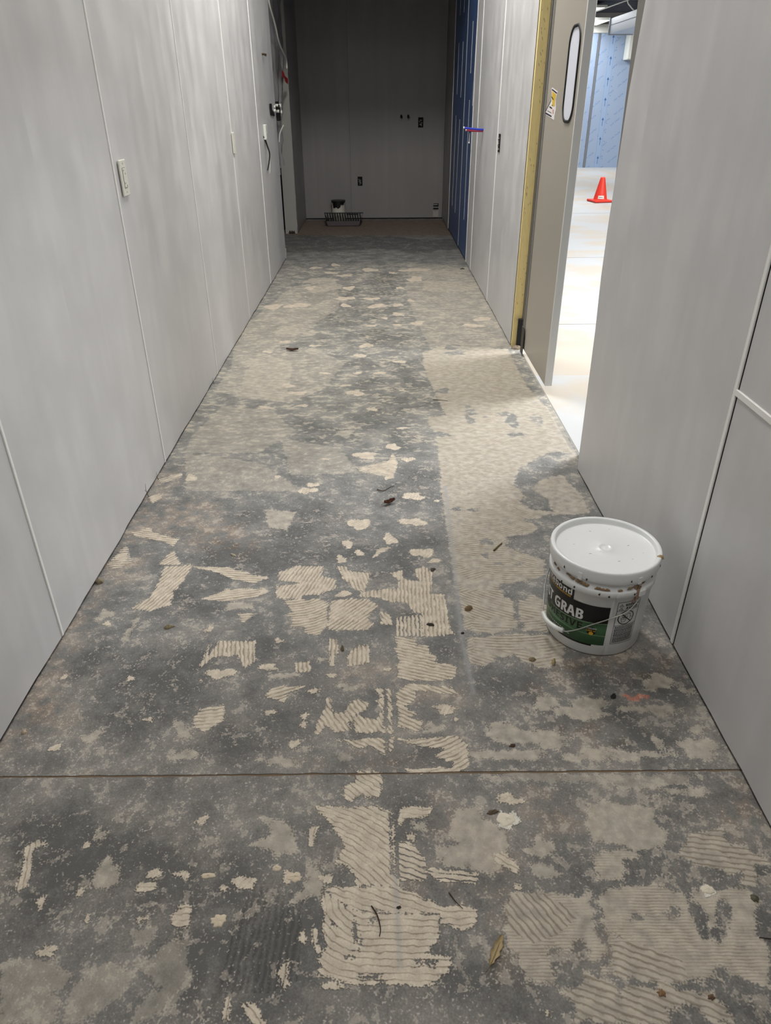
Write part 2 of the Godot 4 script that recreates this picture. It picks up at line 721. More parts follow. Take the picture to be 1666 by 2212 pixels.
	m.albedo_texture = tex(Image.create_from_data(w, h, false, Image.FORMAT_RGB8, col))
	m.heightmap_enabled = true
	m.heightmap_texture = tex(Image.create_from_data(w, h, false, Image.FORMAT_L8, hgt))
	m.heightmap_scale = 0.65
	m.metallic_specular = 0.35
	m.texture_repeat = false
	return m

func slab(called: String, parent: Node, m: Material, x0: float, x1: float, zn: float, zf: float, tx0: float, tx1: float, tzn: float, tzf: float, seed_near := 0, seed_far := 0) -> void:
	# one stretch of the slab; ragged where it meets the control joint
	var st := tool()
	var steps := 90 if seed_near + seed_far > 0 else 1
	var r := noise(9.0, 4, 5)
	for k in steps:
		var a := lerpf(x0, x1, float(k) / steps)
		var b := lerpf(x0, x1, float(k + 1) / steps)
		var na := zn - (absf(r.get_noise_2d(a, seed_near)) * 0.005 if seed_near else 0.0)
		var nb := zn - (absf(r.get_noise_2d(b, seed_near)) * 0.005 if seed_near else 0.0)
		var fa := zf + (absf(r.get_noise_2d(a, seed_far)) * 0.005 if seed_far else 0.0)
		var fb := zf + (absf(r.get_noise_2d(b, seed_far)) * 0.005 if seed_far else 0.0)
		var uv := func(x: float, z: float) -> Vector2: return Vector2((x - tx0) / (tx1 - tx0), (z - tzf) / (tzn - tzf))
		quad(st, Vector3(a, 0, na), Vector3(b, 0, nb), Vector3(b, 0, fb), Vector3(a, 0, fa), uv.call(a, na), uv.call(b, nb), uv.call(b, fb), uv.call(a, fa))
		quad(st, Vector3(a, -0.1, na), Vector3(b, -0.1, nb), Vector3(b, 0, nb), Vector3(a, 0, na), uv.call(a, na), uv.call(b, nb), uv.call(b, nb), uv.call(a, na))
		quad(st, Vector3(b, -0.1, fb), Vector3(a, -0.1, fa), Vector3(a, 0, fa), Vector3(b, 0, fb), uv.call(b, fb), uv.call(a, fa), uv.call(a, fa), uv.call(b, fb))
	part(called, st, m, parent)

func build_floor() -> void:
	floor_marks()
	var f := structure("floor")
	var near := floor_zone(-1.0, 0.9, -0.5, -1.7, 1060.0)
	var next := floor_zone(-1.0, 0.9, -1.7, -2.9, 840.0)
	var mid := floor_zone(-1.0, 0.9, -2.9, -5.3, 480.0)
	var far := floor_zone(-1.2, 0.9, -5.3, -10.7, 240.0)
	var g := 0.0018
	slab("slab", f, near, -1.0, 0.9, -0.5, JOINT + g, -1.0, 0.9, -0.5, -1.7, 0, 31)
	slab("slab", f, near, -1.0, 0.9, JOINT - g, -1.7, -1.0, 0.9, -0.5, -1.7, 47, 0)
	slab("slab", f, next, -1.0, 0.9, -1.7, -2.9, -1.0, 0.9, -1.7, -2.9)
	slab("slab", f, mid, -1.0, 0.9, -2.9, -5.3, -1.0, 0.9, -2.9, -5.3)
	slab("slab", f, far, -1.2, 0.9, -5.3, -10.7, -1.2, 0.9, -5.3, -10.7)
	# the strip below the control joint: dirt packed into it
	var st := tool()
	box(st, Vector3(-1.0, -0.05, JOINT - 0.012), Vector3(0.9, -0.0016, JOINT + 0.012))
	part("joint_filling", st, mat(rgb(112, 96, 78), 1.0), f)
	# bare concrete out of view and in the lit room
	var pale := Image.create(512, 512, false, Image.FORMAT_RGB8)
	var a := noise(0.008, 5, 61).get_image(512, 512)
	var b := noise(0.03, 4, 62).get_image(512, 512)
	for y in 512:
		for x in 512:
			var t := clampf((a.get_pixel(x, y).r - 0.42) * 3.2 + (b.get_pixel(x, y).r - 0.5) * 0.9, 0, 1)
			pale.set_pixel(x, y, rgb(184, 186, 186).lerp(rgb(188, 178, 163), t))
	var m := mat(Color.WHITE, 0.55)
	m.albedo_texture = tex(pale)
	m.uv1_scale = Vector3(0.2, 0.25, 1)
	for q in [[0.9, 11.0, 3.0, -19.0], [-1.2, 0.9, 3.0, -0.5]]:
		st = tool()
		quad(st, Vector3(q[0], 0, q[2]), Vector3(q[1], 0, q[2]), Vector3(q[1], 0, q[3]), Vector3(q[0], 0, q[3]), Vector2(q[0], -q[2]), Vector2(q[1], -q[2]), Vector2(q[1], -q[3]), Vector2(q[0], -q[3]))
		quad(st, Vector3(q[0], -0.1, q[3]), Vector3(q[1], -0.1, q[3]), Vector3(q[1], -0.1, q[2]), Vector3(q[0], -0.1, q[2]))
		var grey: StandardMaterial3D = m.duplicate()
		grey.albedo_color = Color(0.64, 0.63, 0.62)
		part("slab", st, m if q[0] > 0.0 else grey, f)
	# the threshold between the two slabs is a hairline step
	st = tool()
	box(st, Vector3(0.902, -0.02, -4.57), Vector3(0.907, 0.0015, -2.79), 0.0006)
	part("threshold_seam", st, mat(rgb(150, 146, 138), 0.8), f)
	# saw cuts across the lit room
	for z in [-5.1, -7.6, -10.9]:
		st = tool()
		box(st, Vector3(0.95, 0.0, z - 0.004), Vector3(10.9, 0.0006, z + 0.004))
		part("saw_cut", st, mat(rgb(120, 118, 114), 0.9), f)
	# lumps of adhesive that stand proud of the slab
	for q in [[0.275, -1.032, 0.026, 0.021], [0.662, -0.863, 0.017, 0.013], [-0.33, -0.81, 0.018, 0.016], [-0.37, -0.905, 0.02, 0.008], [-0.23, -0.92, 0.012, 0.01], [-0.19, -0.9, 0.02, 0.013], [0.22, -2.5, 0.014, 0.012]]:
		st = smooth(tool())
		lump(st, Vector3(q[0], 0, q[1]), Vector3(q[2] * 0.8, 0.003, q[3] * 0.8), int(absf(q[0]) * 900))
		part("adhesive_lump", st, mat(rgb(214, 206, 188) if q[0] > 0.2 else rgb(203, 190, 168), 0.8), f)

func lump(st: SurfaceTool, at: Vector3, r: Vector3, sd: int) -> void:
	var n := noise(2.2, 2, sd)
	var seg := 18
	var rings := 5
	var pt := func(i: int, k: int) -> Vector3:
		var a := TAU * (k % seg) / seg
		var e := float(i) / rings
		var rad := cos(e * PI / 2) * (1.0 + 0.45 * n.get_noise_2d(cos(a), sin(a)))
		return at + Vector3(cos(a) * rad * r.x, r.y * sin(e * PI / 2) * (1.0 + 0.5 * n.get_noise_2d(cos(a) * 2 + 4, sin(a) * 2)), -sin(a) * rad * r.z)
	for i in rings:
		for k in seg:
			quad(st, pt.call(i, k), pt.call(i, k + 1), pt.call(i + 1, k + 1), pt.call(i + 1, k))

func floor_marks() -> void:
	patch("D", 0, 0, "-813,-1068 -467,-1014 -282,-937 -164,-827 -120,-781 -109,-627 -371,-629 -447,-784 -596,-864 -713,-787 -794,-882 -862,-1028")
	patch("D", 0, 0, "-349,-861 -167,-859 -157,-677 -311,-672")
	blobs("D", "-319,-2138,80,73 -19,-1978,47,57 74,-1766,44,56 -341,-1603,65,55 -4,-2010,33,50 187,-1607,49,37")
	blobs("D", "-213,-1413,26,57 -272,-1338,62,44 -79,-1325,22,29 62,-1206,55,26 97,-1227,55,26")
	blobs("D", "-122,-971,33,53 -93,-900,37,23 -149,-814,32,60 148,-712,56,41 -15,-681,149,10 62,-992,15,57")
	blobs("D", "668,-1062,48,28 602,-902,73,23 343,-728,39,25 387,-916,48,24 634,-773,30,20 225,-685,63,47 746,-789,20,40 635,-648,37,39 531,-635,43,16 789,-896,22,23")
	blobs("D", "-285,-2323,141,120 -210,-2129,182,105 -672,-1358,86,57 -828,-1566,81,69 -618,-1481,168,101 -387,-1269,94,68 -534,-2091,164,117 -656,-1849,90,74 -541,-2376,54,53 -578,-1582,122,60")
	blobs("D", "636,-1502,123,34 724,-1480,103,30 809,-1534,34,35 619,-1258,64,44 620,-1349,40,30 363,-1441,74,71 490,-1292,52,28")
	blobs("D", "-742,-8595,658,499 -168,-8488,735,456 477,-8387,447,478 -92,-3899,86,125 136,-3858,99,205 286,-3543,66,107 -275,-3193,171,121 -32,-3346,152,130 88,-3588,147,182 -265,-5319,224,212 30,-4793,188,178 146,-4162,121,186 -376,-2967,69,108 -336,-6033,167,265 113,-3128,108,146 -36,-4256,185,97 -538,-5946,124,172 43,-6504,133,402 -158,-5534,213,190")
	blobs("D", "132,-2638,117,145 165,-2214,68,64 59,-2080,65,87")
	blobs("N", "617,-1537,159,49 718,-1521,124,35 454,-1451,42,26 524,-1320,35,14 552,-1280,60,22 795,-1534,43,35")
	blobs("N", "-1044,-2018,96,167 -1014,-1634,103,135 -943,-1398,93,102 -905,-2025,64,112 -798,-2368,179,141 -593,-2230,120,129")
	patch("N", 0, 0, "-974,-2825 -972,-2347 -969,-1668 -965,-1252 -912,-1251 -911,-1625 -899,-2278 -871,-2823")
	blobs("N", "817,-1057,55,55 378,-1048,59,50 231,-862,21,95 226,-923,44,47 454,-771,67,20 789,-1030,31,49")
	blobs("N", "137,-1034,29,42 117,-880,72,30")
	blobs("N", "-37,-1501,78,39 152,-1412,57,31 -61,-1195,75,17")
	patch("B", 0, 0, "-1051,-10352 888,-10316 919,-9029 -1147,-9108")
	patch("F", 0, 0, "-797,-3996 -778,-4472 -563,-4266 -533,-3863 -550,-3648 -760,-3729")
	patch("f", 0, 0, "-923,-3142 -846,-3562 -570,-3486 -425,-3223 -560,-2967 -907,-2973")
	patch("f", 0, 0, "-1020,-4934 -784,-6310 -414,-6702 -316,-5609 -534,-4984 -730,-4471 -901,-4086")
	patch("f", 0, 0, "300,-7375 846,-7112 863,-4652 862,-4541 323,-4554 258,-5298 215,-6281")
	patch("F", 0, 0, "404,-6573 798,-6459 808,-6171 382,-6183")
	patch("f", 0, 0, "-891,-4475 -432,-4571 -222,-4258 -317,-3818 -490,-3592 -785,-3672 -940,-3831")
	patch("f", 0, 0, "-907,-2973 -545,-2863 -320,-2597 -820,-2606")
	patch("f", 0, 0, "-488,-3134 -194,-3015 -95,-2756 -397,-2737")
	blobs("T", "-273,-6296,61,57 -290,-5918,66,68 -74,-5904,57,51 -23,-5665,69,63 136,-5692,36,56 -280,-5687,40,48 130,-5409,42,44 117,-6904,35,45 -446,-7300,45,62 -633,-7160,49,48 -97,-7049,84,70 -658,-5698,99,64 -852,-5663,79,63 -96,-4619,41,44 -132,-4406,35,36 -645,-4716,34,29 -733,-4498,29,27 -436,-4626,33,22 -615,-3529,40,21 -464,-3742,42,31 -145,-3736,42,43 -46,-3494,26,24 120,-3769,17,16 105,-3244,27,12 -419,-3554,27,18 51,-3025,30,33 -76,-2932,43,42 117,-2890,25,23 -256,-2896,17,10 -820,-2721,22,26 -450,-2727,13,12 270,-5160,46,47 316,-6629,68,104 34,-5304,19,35 -76,-5102,45,26 334,-7035,143,70 123,-5110,36,26 -610,-6306,48,57 662,-5084,72,39 755,-5251,65,49 -139,-4070,30,18 -333,-4074,33,18 -5,-4067,37,18 -533,-3864,34,29 -327,-6807,70,44 -473,-6923,61,45 171,-6283,30,47 241,-5836,24,42 119,-4275,34,29 -205,-3857,26,21")
	blobs("F", "-479,-6305,109,153 -544,-6602,136,104 -749,-4271,85,68 -647,-4082,82,81 -662,-3766,98,63 -641,-4988,106,76 -494,-4921,70,50 -178,-3188,49,36 540,-6893,141,134")
	patch("T", 0, 0, "15,-2828 50,-2956 71,-2852 46,-2706 14,-2684")
	patch("R", -25, 0, "-107,-2805 49,-2878 46,-2706 -95,-2780")
	patch("S", 16, 0, "269,-4465 257,-4178 276,-3939 305,-3620 331,-3403 243,-3387 231,-3286 268,-3182 258,-2926 254,-2758 233,-2419 226,-2363 606,-2357 682,-2412 594,-2431 543,-2495 584,-2560 537,-2600 606,-2782 725,-2917 809,-2951 862,-2960 859,-3232 861,-3544 828,-3816 824,-4165 833,-4523 598,-4552 427,-4605")
	patch("F", -48, 0, "621,-2598 666,-2667 774,-2728 816,-2547 813,-2393 666,-2378 670,-2502")
	patch("f", 0, 0, "861,-3544 906,-3449 893,-2962 865,-2824 836,-2824 839,-3165")
	blobs("C", "467,-3459,29,54 448,-3340,22,43 659,-3322,34,72 791,-3334,22,79 629,-3417,23,27 556,-3388,28,15 654,-3155,32,21 402,-2516,20,17 360,-2426,26,16 294,-3162,32,24 331,-2444,13,11 463,-4437,85,32 346,-3756,37,38 489,-4556,65,72")
	patch("S", 18, 0, "257,-2629 244,-2440 238,-2295 248,-2194 238,-2059 244,-1900 251,-1808 245,-1701 252,-1690 335,-1674 422,-1705 424,-1829 390,-1878 385,-1923 467,-1945 551,-1973 575,-2071 515,-2112 460,-2148 465,-2221 561,-2252 597,-2296 549,-2337 540,-2428 597,-2445 554,-2486 585,-2538 563,-2624")
	patch("S", 26, 0, "250,-1655 398,-1673 422,-1669 512,-1672 548,-1646 523,-1552 459,-1515 419,-1534 386,-1571 333,-1568 291,-1528 254,-1540 246,-1610")
	patch("S", 7, 0, "429,-1825 495,-1869 528,-1837 500,-1672 425,-1690 428,-1755")
	blobs("C", "381,-2192,26,20 366,-2103,16,16 479,-2166,20,12 479,-2050,19,11 292,-2435,21,9 359,-2427,18,10 404,-2051,19,11 480,-2209,20,11 538,-2129,29,16")
	patch("L", 0, 0, "258,-2629 273,-2629 245,-1652 254,-1421 241,-1421 231,-1652")
	patch("C", 0, 0, "220,-2510 245,-2510 222,-1457 199,-1457")
	patch("C", 0, 0, "219,-1871 237,-1871 243,-1669 238,-1511 211,-1512 223,-1662")
	patch("C", 0, 0, "418,-1829 429,-1810 429,-1681 414,-1673")
	patch("T", -72, 0, "-359,-2006 -300,-2048 -205,-2042 -213,-1984 -162,-1967 -155,-1915 -210,-1878 -265,-1878 -267,-1852 -349,-1864 -355,-1926 -271,-1944 -354,-1961")
	patch("T", -15, 0.6, "-325,-1853 -204,-1855 -178,-1840 -173,-1727 -191,-1678 -238,-1685 -243,-1711 -288,-1715 -281,-1756 -303,-1777 -287,-1791")
	patch("T", -49, 0, "-167,-1847 -95,-1857 -45,-1849 -14,-1816 -49,-1753 -27,-1725 -44,-1699 -90,-1696 -167,-1700 -172,-1782")
	patch("T", 76, 0, "-159,-2041 -135,-2045 -107,-2011 -38,-1998 -56,-1929 -60,-1898 -92,-1903 -116,-1938 -136,-1970 -143,-2003")
	patch("T", 91, 0, "-73,-1891 51,-1912 56,-1951 24,-2001 63,-2013 75,-1959 122,-1951 111,-2016 141,-2041 172,-1999 164,-1942 160,-1880 200,-1872 207,-1695 218,-1675 150,-1663 121,-1670 122,-1778 96,-1785 76,-1836 18,-1837 -9,-1860 -77,-1868")
	patch("T", 18, 0, "37,-1665 99,-1658 102,-1626 135,-1623 137,-1589 156,-1577 154,-1547 209,-1535 205,-1495 184,-1476 79,-1474 41,-1492 42,-1537 47,-1584 31,-1608 44,-1621")
	patch("T", 90, 0, "-103,-1586 -72,-1628 -39,-1625 -38,-1555 -54,-1544 -101,-1539")
	patch("T", 89, 0, "-160,-1658 -139,-1658 -130,-1592 -142,-1586 -141,-1539 -151,-1539 -158,-1581")
	patch("T", 81, 0, "-254,-1552 -210,-1558 -207,-1514 -246,-1515")
	patch("T", 62, 0, "-9,-1787 21,-1772 29,-1718 -5,-1725")
	patch("R", 90, 0, "47,-1751 122,-1764 119,-1670 45,-1671")
	blobs("T", "-330,-1536,22,12 -84,-2124,17,15 140,-2120,35,27 -146,-2085,17,21 182,-2071,20,13 -130,-1880,23,17 14,-1520,7,7 -145,-1500,12,9 -410,-1974,14,15 -397,-1896,16,17")
	patch("T", 0, 0, "-34,-2096 -19,-2150 21,-2168 29,-2158 -14,-2113")
	blobs("F", "-280,-1499,35,12 -179,-1569,24,7")
	patch("T", 39, 0, "-99,-1122 -70,-1133 -64,-1166 -5,-1167 -5,-1117 -17,-1094 -33,-1092 -53,-1102 -75,-1085 -88,-1091")
	patch("T", 36, 0, "-126,-1265 25,-1272 23,-1237 7,-1215 -35,-1246 -73,-1238 -91,-1260")
	patch("T", -16, 0.5, "39,-1265 106,-1269 185,-1277 207,-1252 211,-1208 201,-1171 167,-1163 60,-1162 57,-1174 162,-1175 170,-1192 127,-1209 153,-1235 105,-1242 53,-1256")
	patch("T", 60, 0, "-177,-1289 -173,-1326 -158,-1365 -153,-1413 -141,-1405 -135,-1355 -102,-1359 -96,-1384 -66,-1407 -40,-1393 -43,-1368 -79,-1344 -73,-1359 -50,-1339 -21,-1334 1,-1368 -21,-1403 1,-1408 -25,-1445 21,-1445 24,-1286 -7,-1291 -42,-1287 -71,-1292 -79,-1325 -93,-1325 -85,-1301 -121,-1293 -150,-1312 -167,-1288")
	patch("T", 33, 0, "36,-1429 63,-1466 186,-1448 206,-1421 116,-1433 85,-1439 88,-1407 57,-1382 68,-1367 89,-1347 67,-1342 102,-1323 101,-1304 83,-1292 37,-1309 38,-1367")
	patch("T", -22, 0, "-324,-1420 -302,-1457 -218,-1459 -261,-1433 -269,-1401 -284,-1407")
	patch("f", -44, 0, "-124,-1225 -83,-1225 -75,-1207 -109,-1191")
	blobs("T", "166,-1368,30,15 -303,-1362,13,10 -208,-1348,7,10 -209,-1319,10,10 -226,-1255,14,11 188,-1331,7,7 -189,-1440,15,7")
	blobs("F", "-252,-1201,41,13 130,-1303,29,14 -198,-1239,21,9 -98,-1452,27,13")
	patch("T", 34, -0.25, "-154,-1068 -125,-1071 -85,-1068 -15,-1068 19,-1049 21,-1005 22,-916 28,-878 -58,-879 -59,-899 -79,-923 -103,-931 -86,-969 -100,-997 -134,-1045 -151,-1054")
	patch("T", 20, 0, "-128,-876 28,-876 86,-848 121,-830 110,-819 31,-820 -15,-826 -57,-826 -103,-854")
	patch("A", 5, 0, "-128,-874 -103,-854 -57,-826 -15,-826 31,-820 110,-819 107,-791 102,-771 73,-739 124,-736 117,-711 94,-694 66,-688 -2,-693 -49,-691 -123,-708 -118,-724 -125,-735 -111,-758 -119,-782 -123,-824")
	patch("T", 1, 0, "111,-830 156,-836 183,-827 178,-799 151,-783 125,-800 108,-798")
	patch("T", 5, 0, "32,-1037 41,-1069 105,-1065 110,-1061 93,-1039 56,-1037 34,-1022")
	blobs("C", "-58,-784,5,20 -50,-762,5,9 -102,-800,5,7 -66,-737,8,5 -28,-702,19,4 -25,-809,7,9 77,-728,22,5")
	patch("F", 0, 0, "63,-1019 98,-1035 106,-1033 91,-1007 65,-1006")
	blobs("T", "59,-991,10,11 -121,-896,11,9")
	patch("R", 21, 0, "37,-973 56,-970 79,-937 82,-895 35,-898")
	patch("R", 6, 0, "98,-910 189,-899 188,-889 107,-897")
	patch("F", 0, 0, "163,-1060 215,-1069 226,-1032 269,-1002 270,-929 228,-898 181,-909 132,-915 110,-947 119,-969 155,-975 142,-1003")
	patch("f", 0, 0, "130,-780 139,-777 146,-738 137,-738")
	patch("f", 0, 0, "124,-738 139,-732 168,-678 151,-678")
	patch("f", 0, 0, "184,-779 193,-775 203,-721 195,-721")
	patch("T", 89, 0, "-171,-1016 -148,-1018 -155,-973 -163,-973")
	patch("F", 0, 0, "-165,-918 -141,-926 -142,-897 -128,-879 -124,-857 -180,-843 -182,-865 -160,-882")
	patch("T", 77, 0, "-140,-789 -131,-785 -132,-765 -121,-750 -128,-747 -139,-769")
	blobs("T", "-160,-776,5,11 -118,-735,7,4 -100,-688,15,4")
	patch("Q", 0, 0, "235,-835 264,-864 322,-867 373,-855 392,-848 424,-862 418,-826 423,-791 425,-739 388,-724 389,-752 371,-762 355,-749 311,-747 306,-725 317,-697 311,-685 255,-695 255,-728 233,-754 235,-794")
	patch("Q", 1, 0, "432,-851 447,-869 503,-876 574,-872 624,-845 633,-867 688,-863 736,-874 758,-844 723,-768 736,-749 699,-672 684,-684 641,-697 610,-691 543,-683 500,-677 433,-699 404,-711 435,-739 424,-771")
	patch("K", 56, 0, "252,-857 313,-860 377,-813 332,-782 285,-766 246,-793")
	patch("K", 21, 0, "432,-752 483,-754 554,-722 550,-686 493,-686 434,-702")
	patch("C", 0, 0, "619,-840 638,-817 629,-786 654,-782 665,-823 678,-839 694,-827 661,-766 629,-761 610,-773 615,-803 605,-814")
	patch("C", 0, 0, "420,-848 429,-826 426,-791 429,-749 415,-752 414,-798")
	blobs("C", "575,-817,17,8 506,-806,10,5 361,-916,9,8 451,-771,5,4")
	patch("K", 22, 0, "324,-673 353,-688 373,-704 399,-693 438,-684 503,-686 542,-680 583,-671 613,-653 614,-619 571,-620 563,-637 536,-648 502,-640 501,-620 331,-622 335,-653")
	patch("C", 0, 0, "399,-693 438,-684 426,-664 421,-681")
	patch("C", 0, 0, "469,-690 499,-686 484,-678")
	patch("C", 0, 0, "624,-724 633,-715 635,-691 610,-691")
	patch("K", 9, 0, "631,-941 653,-970 676,-991 752,-1005 753,-964 784,-956 817,-923 784,-908 770,-869 736,-866 746,-896 704,-901 672,-913")
	patch("F", 0, 0, "470,-1069 505,-1078 623,-1058 609,-1031 627,-991 607,-958 543,-946 505,-967 457,-972 452,-1015")
	patch("Q", 1, 0, "442,-943 518,-963 547,-946 563,-938 512,-930 498,-884 444,-884")
	patch("F", 0, 0, "301,-953 338,-986 372,-969 362,-940 328,-936")
	patch("F", 0, 0, "311,-925 327,-928 373,-904 362,-889 319,-890")
	patch("T", 34, 0, "237,-945 264,-953 283,-913 274,-902 238,-929")
	patch("F", 0, 0, "617,-1115 746,-1109 745,-1084 672,-1095")
	patch("C", 0, 0, "9,-1095 17,-1095 19,-960 20,-905 12,-905 11,-960")
	patch("L", 0, 0, "20,-905 26,-905 30,-720 24,-720")
	patch("C", 0, 0, "0,-1440 12,-1440 14,-1180 4,-1180")
	blobs("W", "278,-1030,20,24 662,-863,13,10")
	blobs("T", "289,-1085,25,14 275,-873,7,5 289,-640,5,4")
	patch("f", 0, 0, "664,-670 696,-667 673,-619 644,-625")
	patch("f", 0, 0, "-724,-730 -691,-747 -631,-743 -609,-725 -580,-715 -584,-688 -603,-682 -573,-631 -679,-632")
	patch("f", 0, 0, "-432,-769 -379,-783 -368,-733 -353,-699 -364,-673 -385,-657 -419,-630 -450,-630 -442,-664 -414,-689 -435,-700 -462,-720 -441,-748")
	patch("F", 0, 0, "-615,-919 -594,-954 -552,-914 -548,-888 -576,-876 -603,-885")
	patch("F", 0, 0, "-640,-992 -640,-1016 -612,-1011 -618,-978")
	patch("F", 0, 0, "-277,-1047 -199,-1021 -192,-954 -229,-946 -292,-974 -253,-997")
	patch("F", 0, 0, "-157,-927 -128,-905 -125,-859 -189,-843 -168,-876")
	patch("f", 0, 0, "-575,-701 -522,-735 -464,-713 -485,-667 -542,-631 -569,-631")
	patch("f", 0, 0, "-495,-792 -451,-799 -451,-769 -479,-762")
	patch("T", 74, 0, "-780,-975 -761,-996 -742,-979 -763,-970 -748,-925 -738,-890 -751,-876 -762,-882 -761,-916 -768,-943")
	patch("T", 2, 0, "-515,-892 -476,-892 -470,-883 -487,-873 -509,-873")
	patch("T", -2, 0, "-427,-822 -412,-842 -388,-841 -387,-802 -405,-795 -419,-806")
	blobs("T", "-486,-911,12,10 -424,-908,14,7 -293,-890,20,13 -201,-901,9,13 -333,-879,8,5 -627,-872,7,7 -649,-755,15,9 -411,-1036,13,9 -652,-978,6,6 -483,-815,8,6 -591,-816,6,5 -696,-849,6,10")
	patch("T", 60, 0, "-201,-714 -185,-738 -177,-694 -186,-684")
	patch("T", 44, 0, "-260,-659 -236,-659 -210,-628 -231,-628")
	patch("T", -85, 0, "-290,-634 -286,-669 -275,-634")
	patch("G", -87, 0, "-274,-885 -163,-859 -163,-697 -214,-678 -309,-679 -296,-783")
	patch("T", -65, 0, "-760,-2046 -667,-2059 -671,-1976 -691,-1897 -683,-1835 -740,-1800 -810,-1813 -760,-1873 -758,-1977")
	patch("T", 5, 0, "-663,-2045 -542,-2043 -396,-1972 -431,-1945 -514,-1973 -577,-2015")
	patch("T", -12, 0, "-591,-1858 -518,-1914 -388,-1912 -412,-1868 -491,-1844")
	patch("T", 13, 0, "-943,-2279 -882,-2311 -864,-2277 -756,-2227 -762,-2180 -812,-2212 -927,-2254")
	patch("T", -49, 0, "-788,-2061 -771,-2119 -754,-2149 -707,-2060")
	patch("R", -7, 0, "-959,-2063 -937,-2175 -890,-2077 -928,-2041")
	patch("F", 0, 0, "-901,-1755 -892,-1814 -854,-1801 -849,-1772")
	patch("F", 0, 0, "-792,-1660 -778,-1754 -773,-1788 -760,-1731 -771,-1660")
	patch("T", 80, 0, "-491,-1651 -383,-1650 -372,-1558 -394,-1529 -424,-1588 -497,-1579 -527,-1531 -524,-1580 -516,-1641 -512,-1590")
	patch("T", -6, 0, "-489,-1375 -431,-1391 -418,-1337 -458,-1298 -491,-1314 -500,-1338")
	blobs("T", "-463,-1512,33,21 -537,-1706,11,13 -823,-2722,25,24 -711,-1496,7,7 -902,-1503,8,8 -825,-1250,13,9 -618,-1340,10,6 -86,-2325,35,45 -129,-2186,17,28 -309,-2598,34,26 -294,-2649,24,19 -326,-1533,23,12 -510,-1484,5,6 -859,-1738,9,9 -310,-1649,14,8")
	patch("F", 0, 0, "-551,-1339 -527,-1339 -490,-1283 -523,-1272")
	patch("F", 0, 0, "-470,-2446 -340,-2426 -360,-2286 -433,-2304")
	patch("T", -7, 0, "-458,-1784 -399,-1783 -435,-1738")
	patch("T", -50, 0, "-958,-2549 -921,-2588 -901,-2548 -926,-2500")
	patch("R", -41, 0, "-952,-2703 -878,-2767 -870,-2734 -936,-2681")
	blobs("F", "-494,-1224,34,14 -745,-1287,24,15 -471,-1820,37,24")
	blobs("T", "128,-2541,40,31 119,-2338,49,26 144,-2128,33,27 29,-2215,26,32")
	blobs("F", "534,-1362,76,36 436,-1388,27,37 765,-1460,42,33 712,-1359,62,18 801,-1288,26,14 786,-1229,59,29 328,-1278,73,33 423,-1260,51,27 521,-1210,75,16 620,-1209,91,16 836,-1426,18,17 691,-1246,17,22 313,-1213,91,21")
	blobs("O", "687,-1406,27,9")
	blobs("f", "375,-1147,133,19 613,-1134,120,24")

# ------------------------------------------------------------------ walls
func panel(parent: Node, X: float, side: float, z0: float, z1: float, y0: float, y1: float, m: Material, sd: int, bow := 0.0035, edge := PackedFloat32Array()) -> MeshInstance3D:
	# a thin wall sheet whose face looks towards side * x; z0 is its near end, z1 its far end; it lies a little unevenly.
	# edge: how far the far edge stands out, from the bottom up
	var st := smooth(tool())
	var n := noise(0.9, 2, sd)
	var nz := maxi(4, int(absf(z1 - z0) / 0.09))
	var ny := 20
	var pt := func(i: int, j: int) -> Vector3:
		var z := lerpf(z0, z1, float(i) / nz)
		var y := lerpf(y0, y1, float(j) / ny)
		var o := bow * n.get_noise_2d(z * 2.4, y * 0.45)
		var fade := minf(1.0, 5.0 * minf(float(i) / nz, 1.0 - float(i) / nz))
		o *= fade
		if edge.size() > 1:
			var e := clampf(y / 2.78, 0, 0.999) * (edge.size() - 1)
			var v := lerpf(edge[int(e)], edge[int(e) + 1], smoothstep(0, 1, e - int(e)))
			o += v * pow(clampf(1.0 - (z - z1) / 0.45, 0, 1), 2.0)
		if j == 0:
			y += 0.004 * n.get_noise_2d(z * 9.0, 3.0)
		return Vector3(X + side * o, y, z)
	for i in nz:
		for j in ny:
			var a: Vector3 = pt.call(i, j)
			var b: Vector3 = pt.call(i + 1, j)
			var c: Vector3 = pt.call(i + 1, j + 1)
			var d: Vector3 = pt.call(i, j + 1)
			var u := func(p: Vector3) -> Vector2: return Vector2(p.z + sd * 0.37, p.y)
			if side > 0:
				quad(st, a, b, c, d, u.call(a), u.call(b), u.call(c), u.call(d))
			else:
				quad(st, b, a, d, c, u.call(b), u.call(a), u.call(d), u.call(c))
	st.set_smooth_group(-1)
	var t := Vector3(-side * 0.003, 0, 0)
	for i in nz:
		var a: Vector3 = pt.call(i, 0)
		var b: Vector3 = pt.call(i + 1, 0)
		quad(st, a + t, b + t, b, a)
	for j in ny:
		for i in [0, nz]:
			var a: Vector3 = pt.call(i, j)
			var b: Vector3 = pt.call(i, j + 1)
			quad(st, a, b, b + t, a + t)
	return part("panel", st, m, parent)

func strip_bar(parent: Node, X: float, side: float, z: float, y0: float, y1: float, wide := 0.012) -> void:
	# the divider moulding between two panels; its near edge stands off the panel by a dark hairline
	var st := tool()
	var a := Vector3(X - side * 0.002, y0, z - wide / 2)
	var b := Vector3(X + side * 0.0035, y1, z + wide / 2)
	box(st, a.min(b), a.max(b), 0.0016)
	part("divider_strip", st, M.strip, parent)

func core(parent: Node, lo: Vector3, hi: Vector3, m: Material = null, called := "wall_core") -> void:
	var st := tool()
	box(st, lo, hi)
	part(called, st, m if m else M.core, parent)

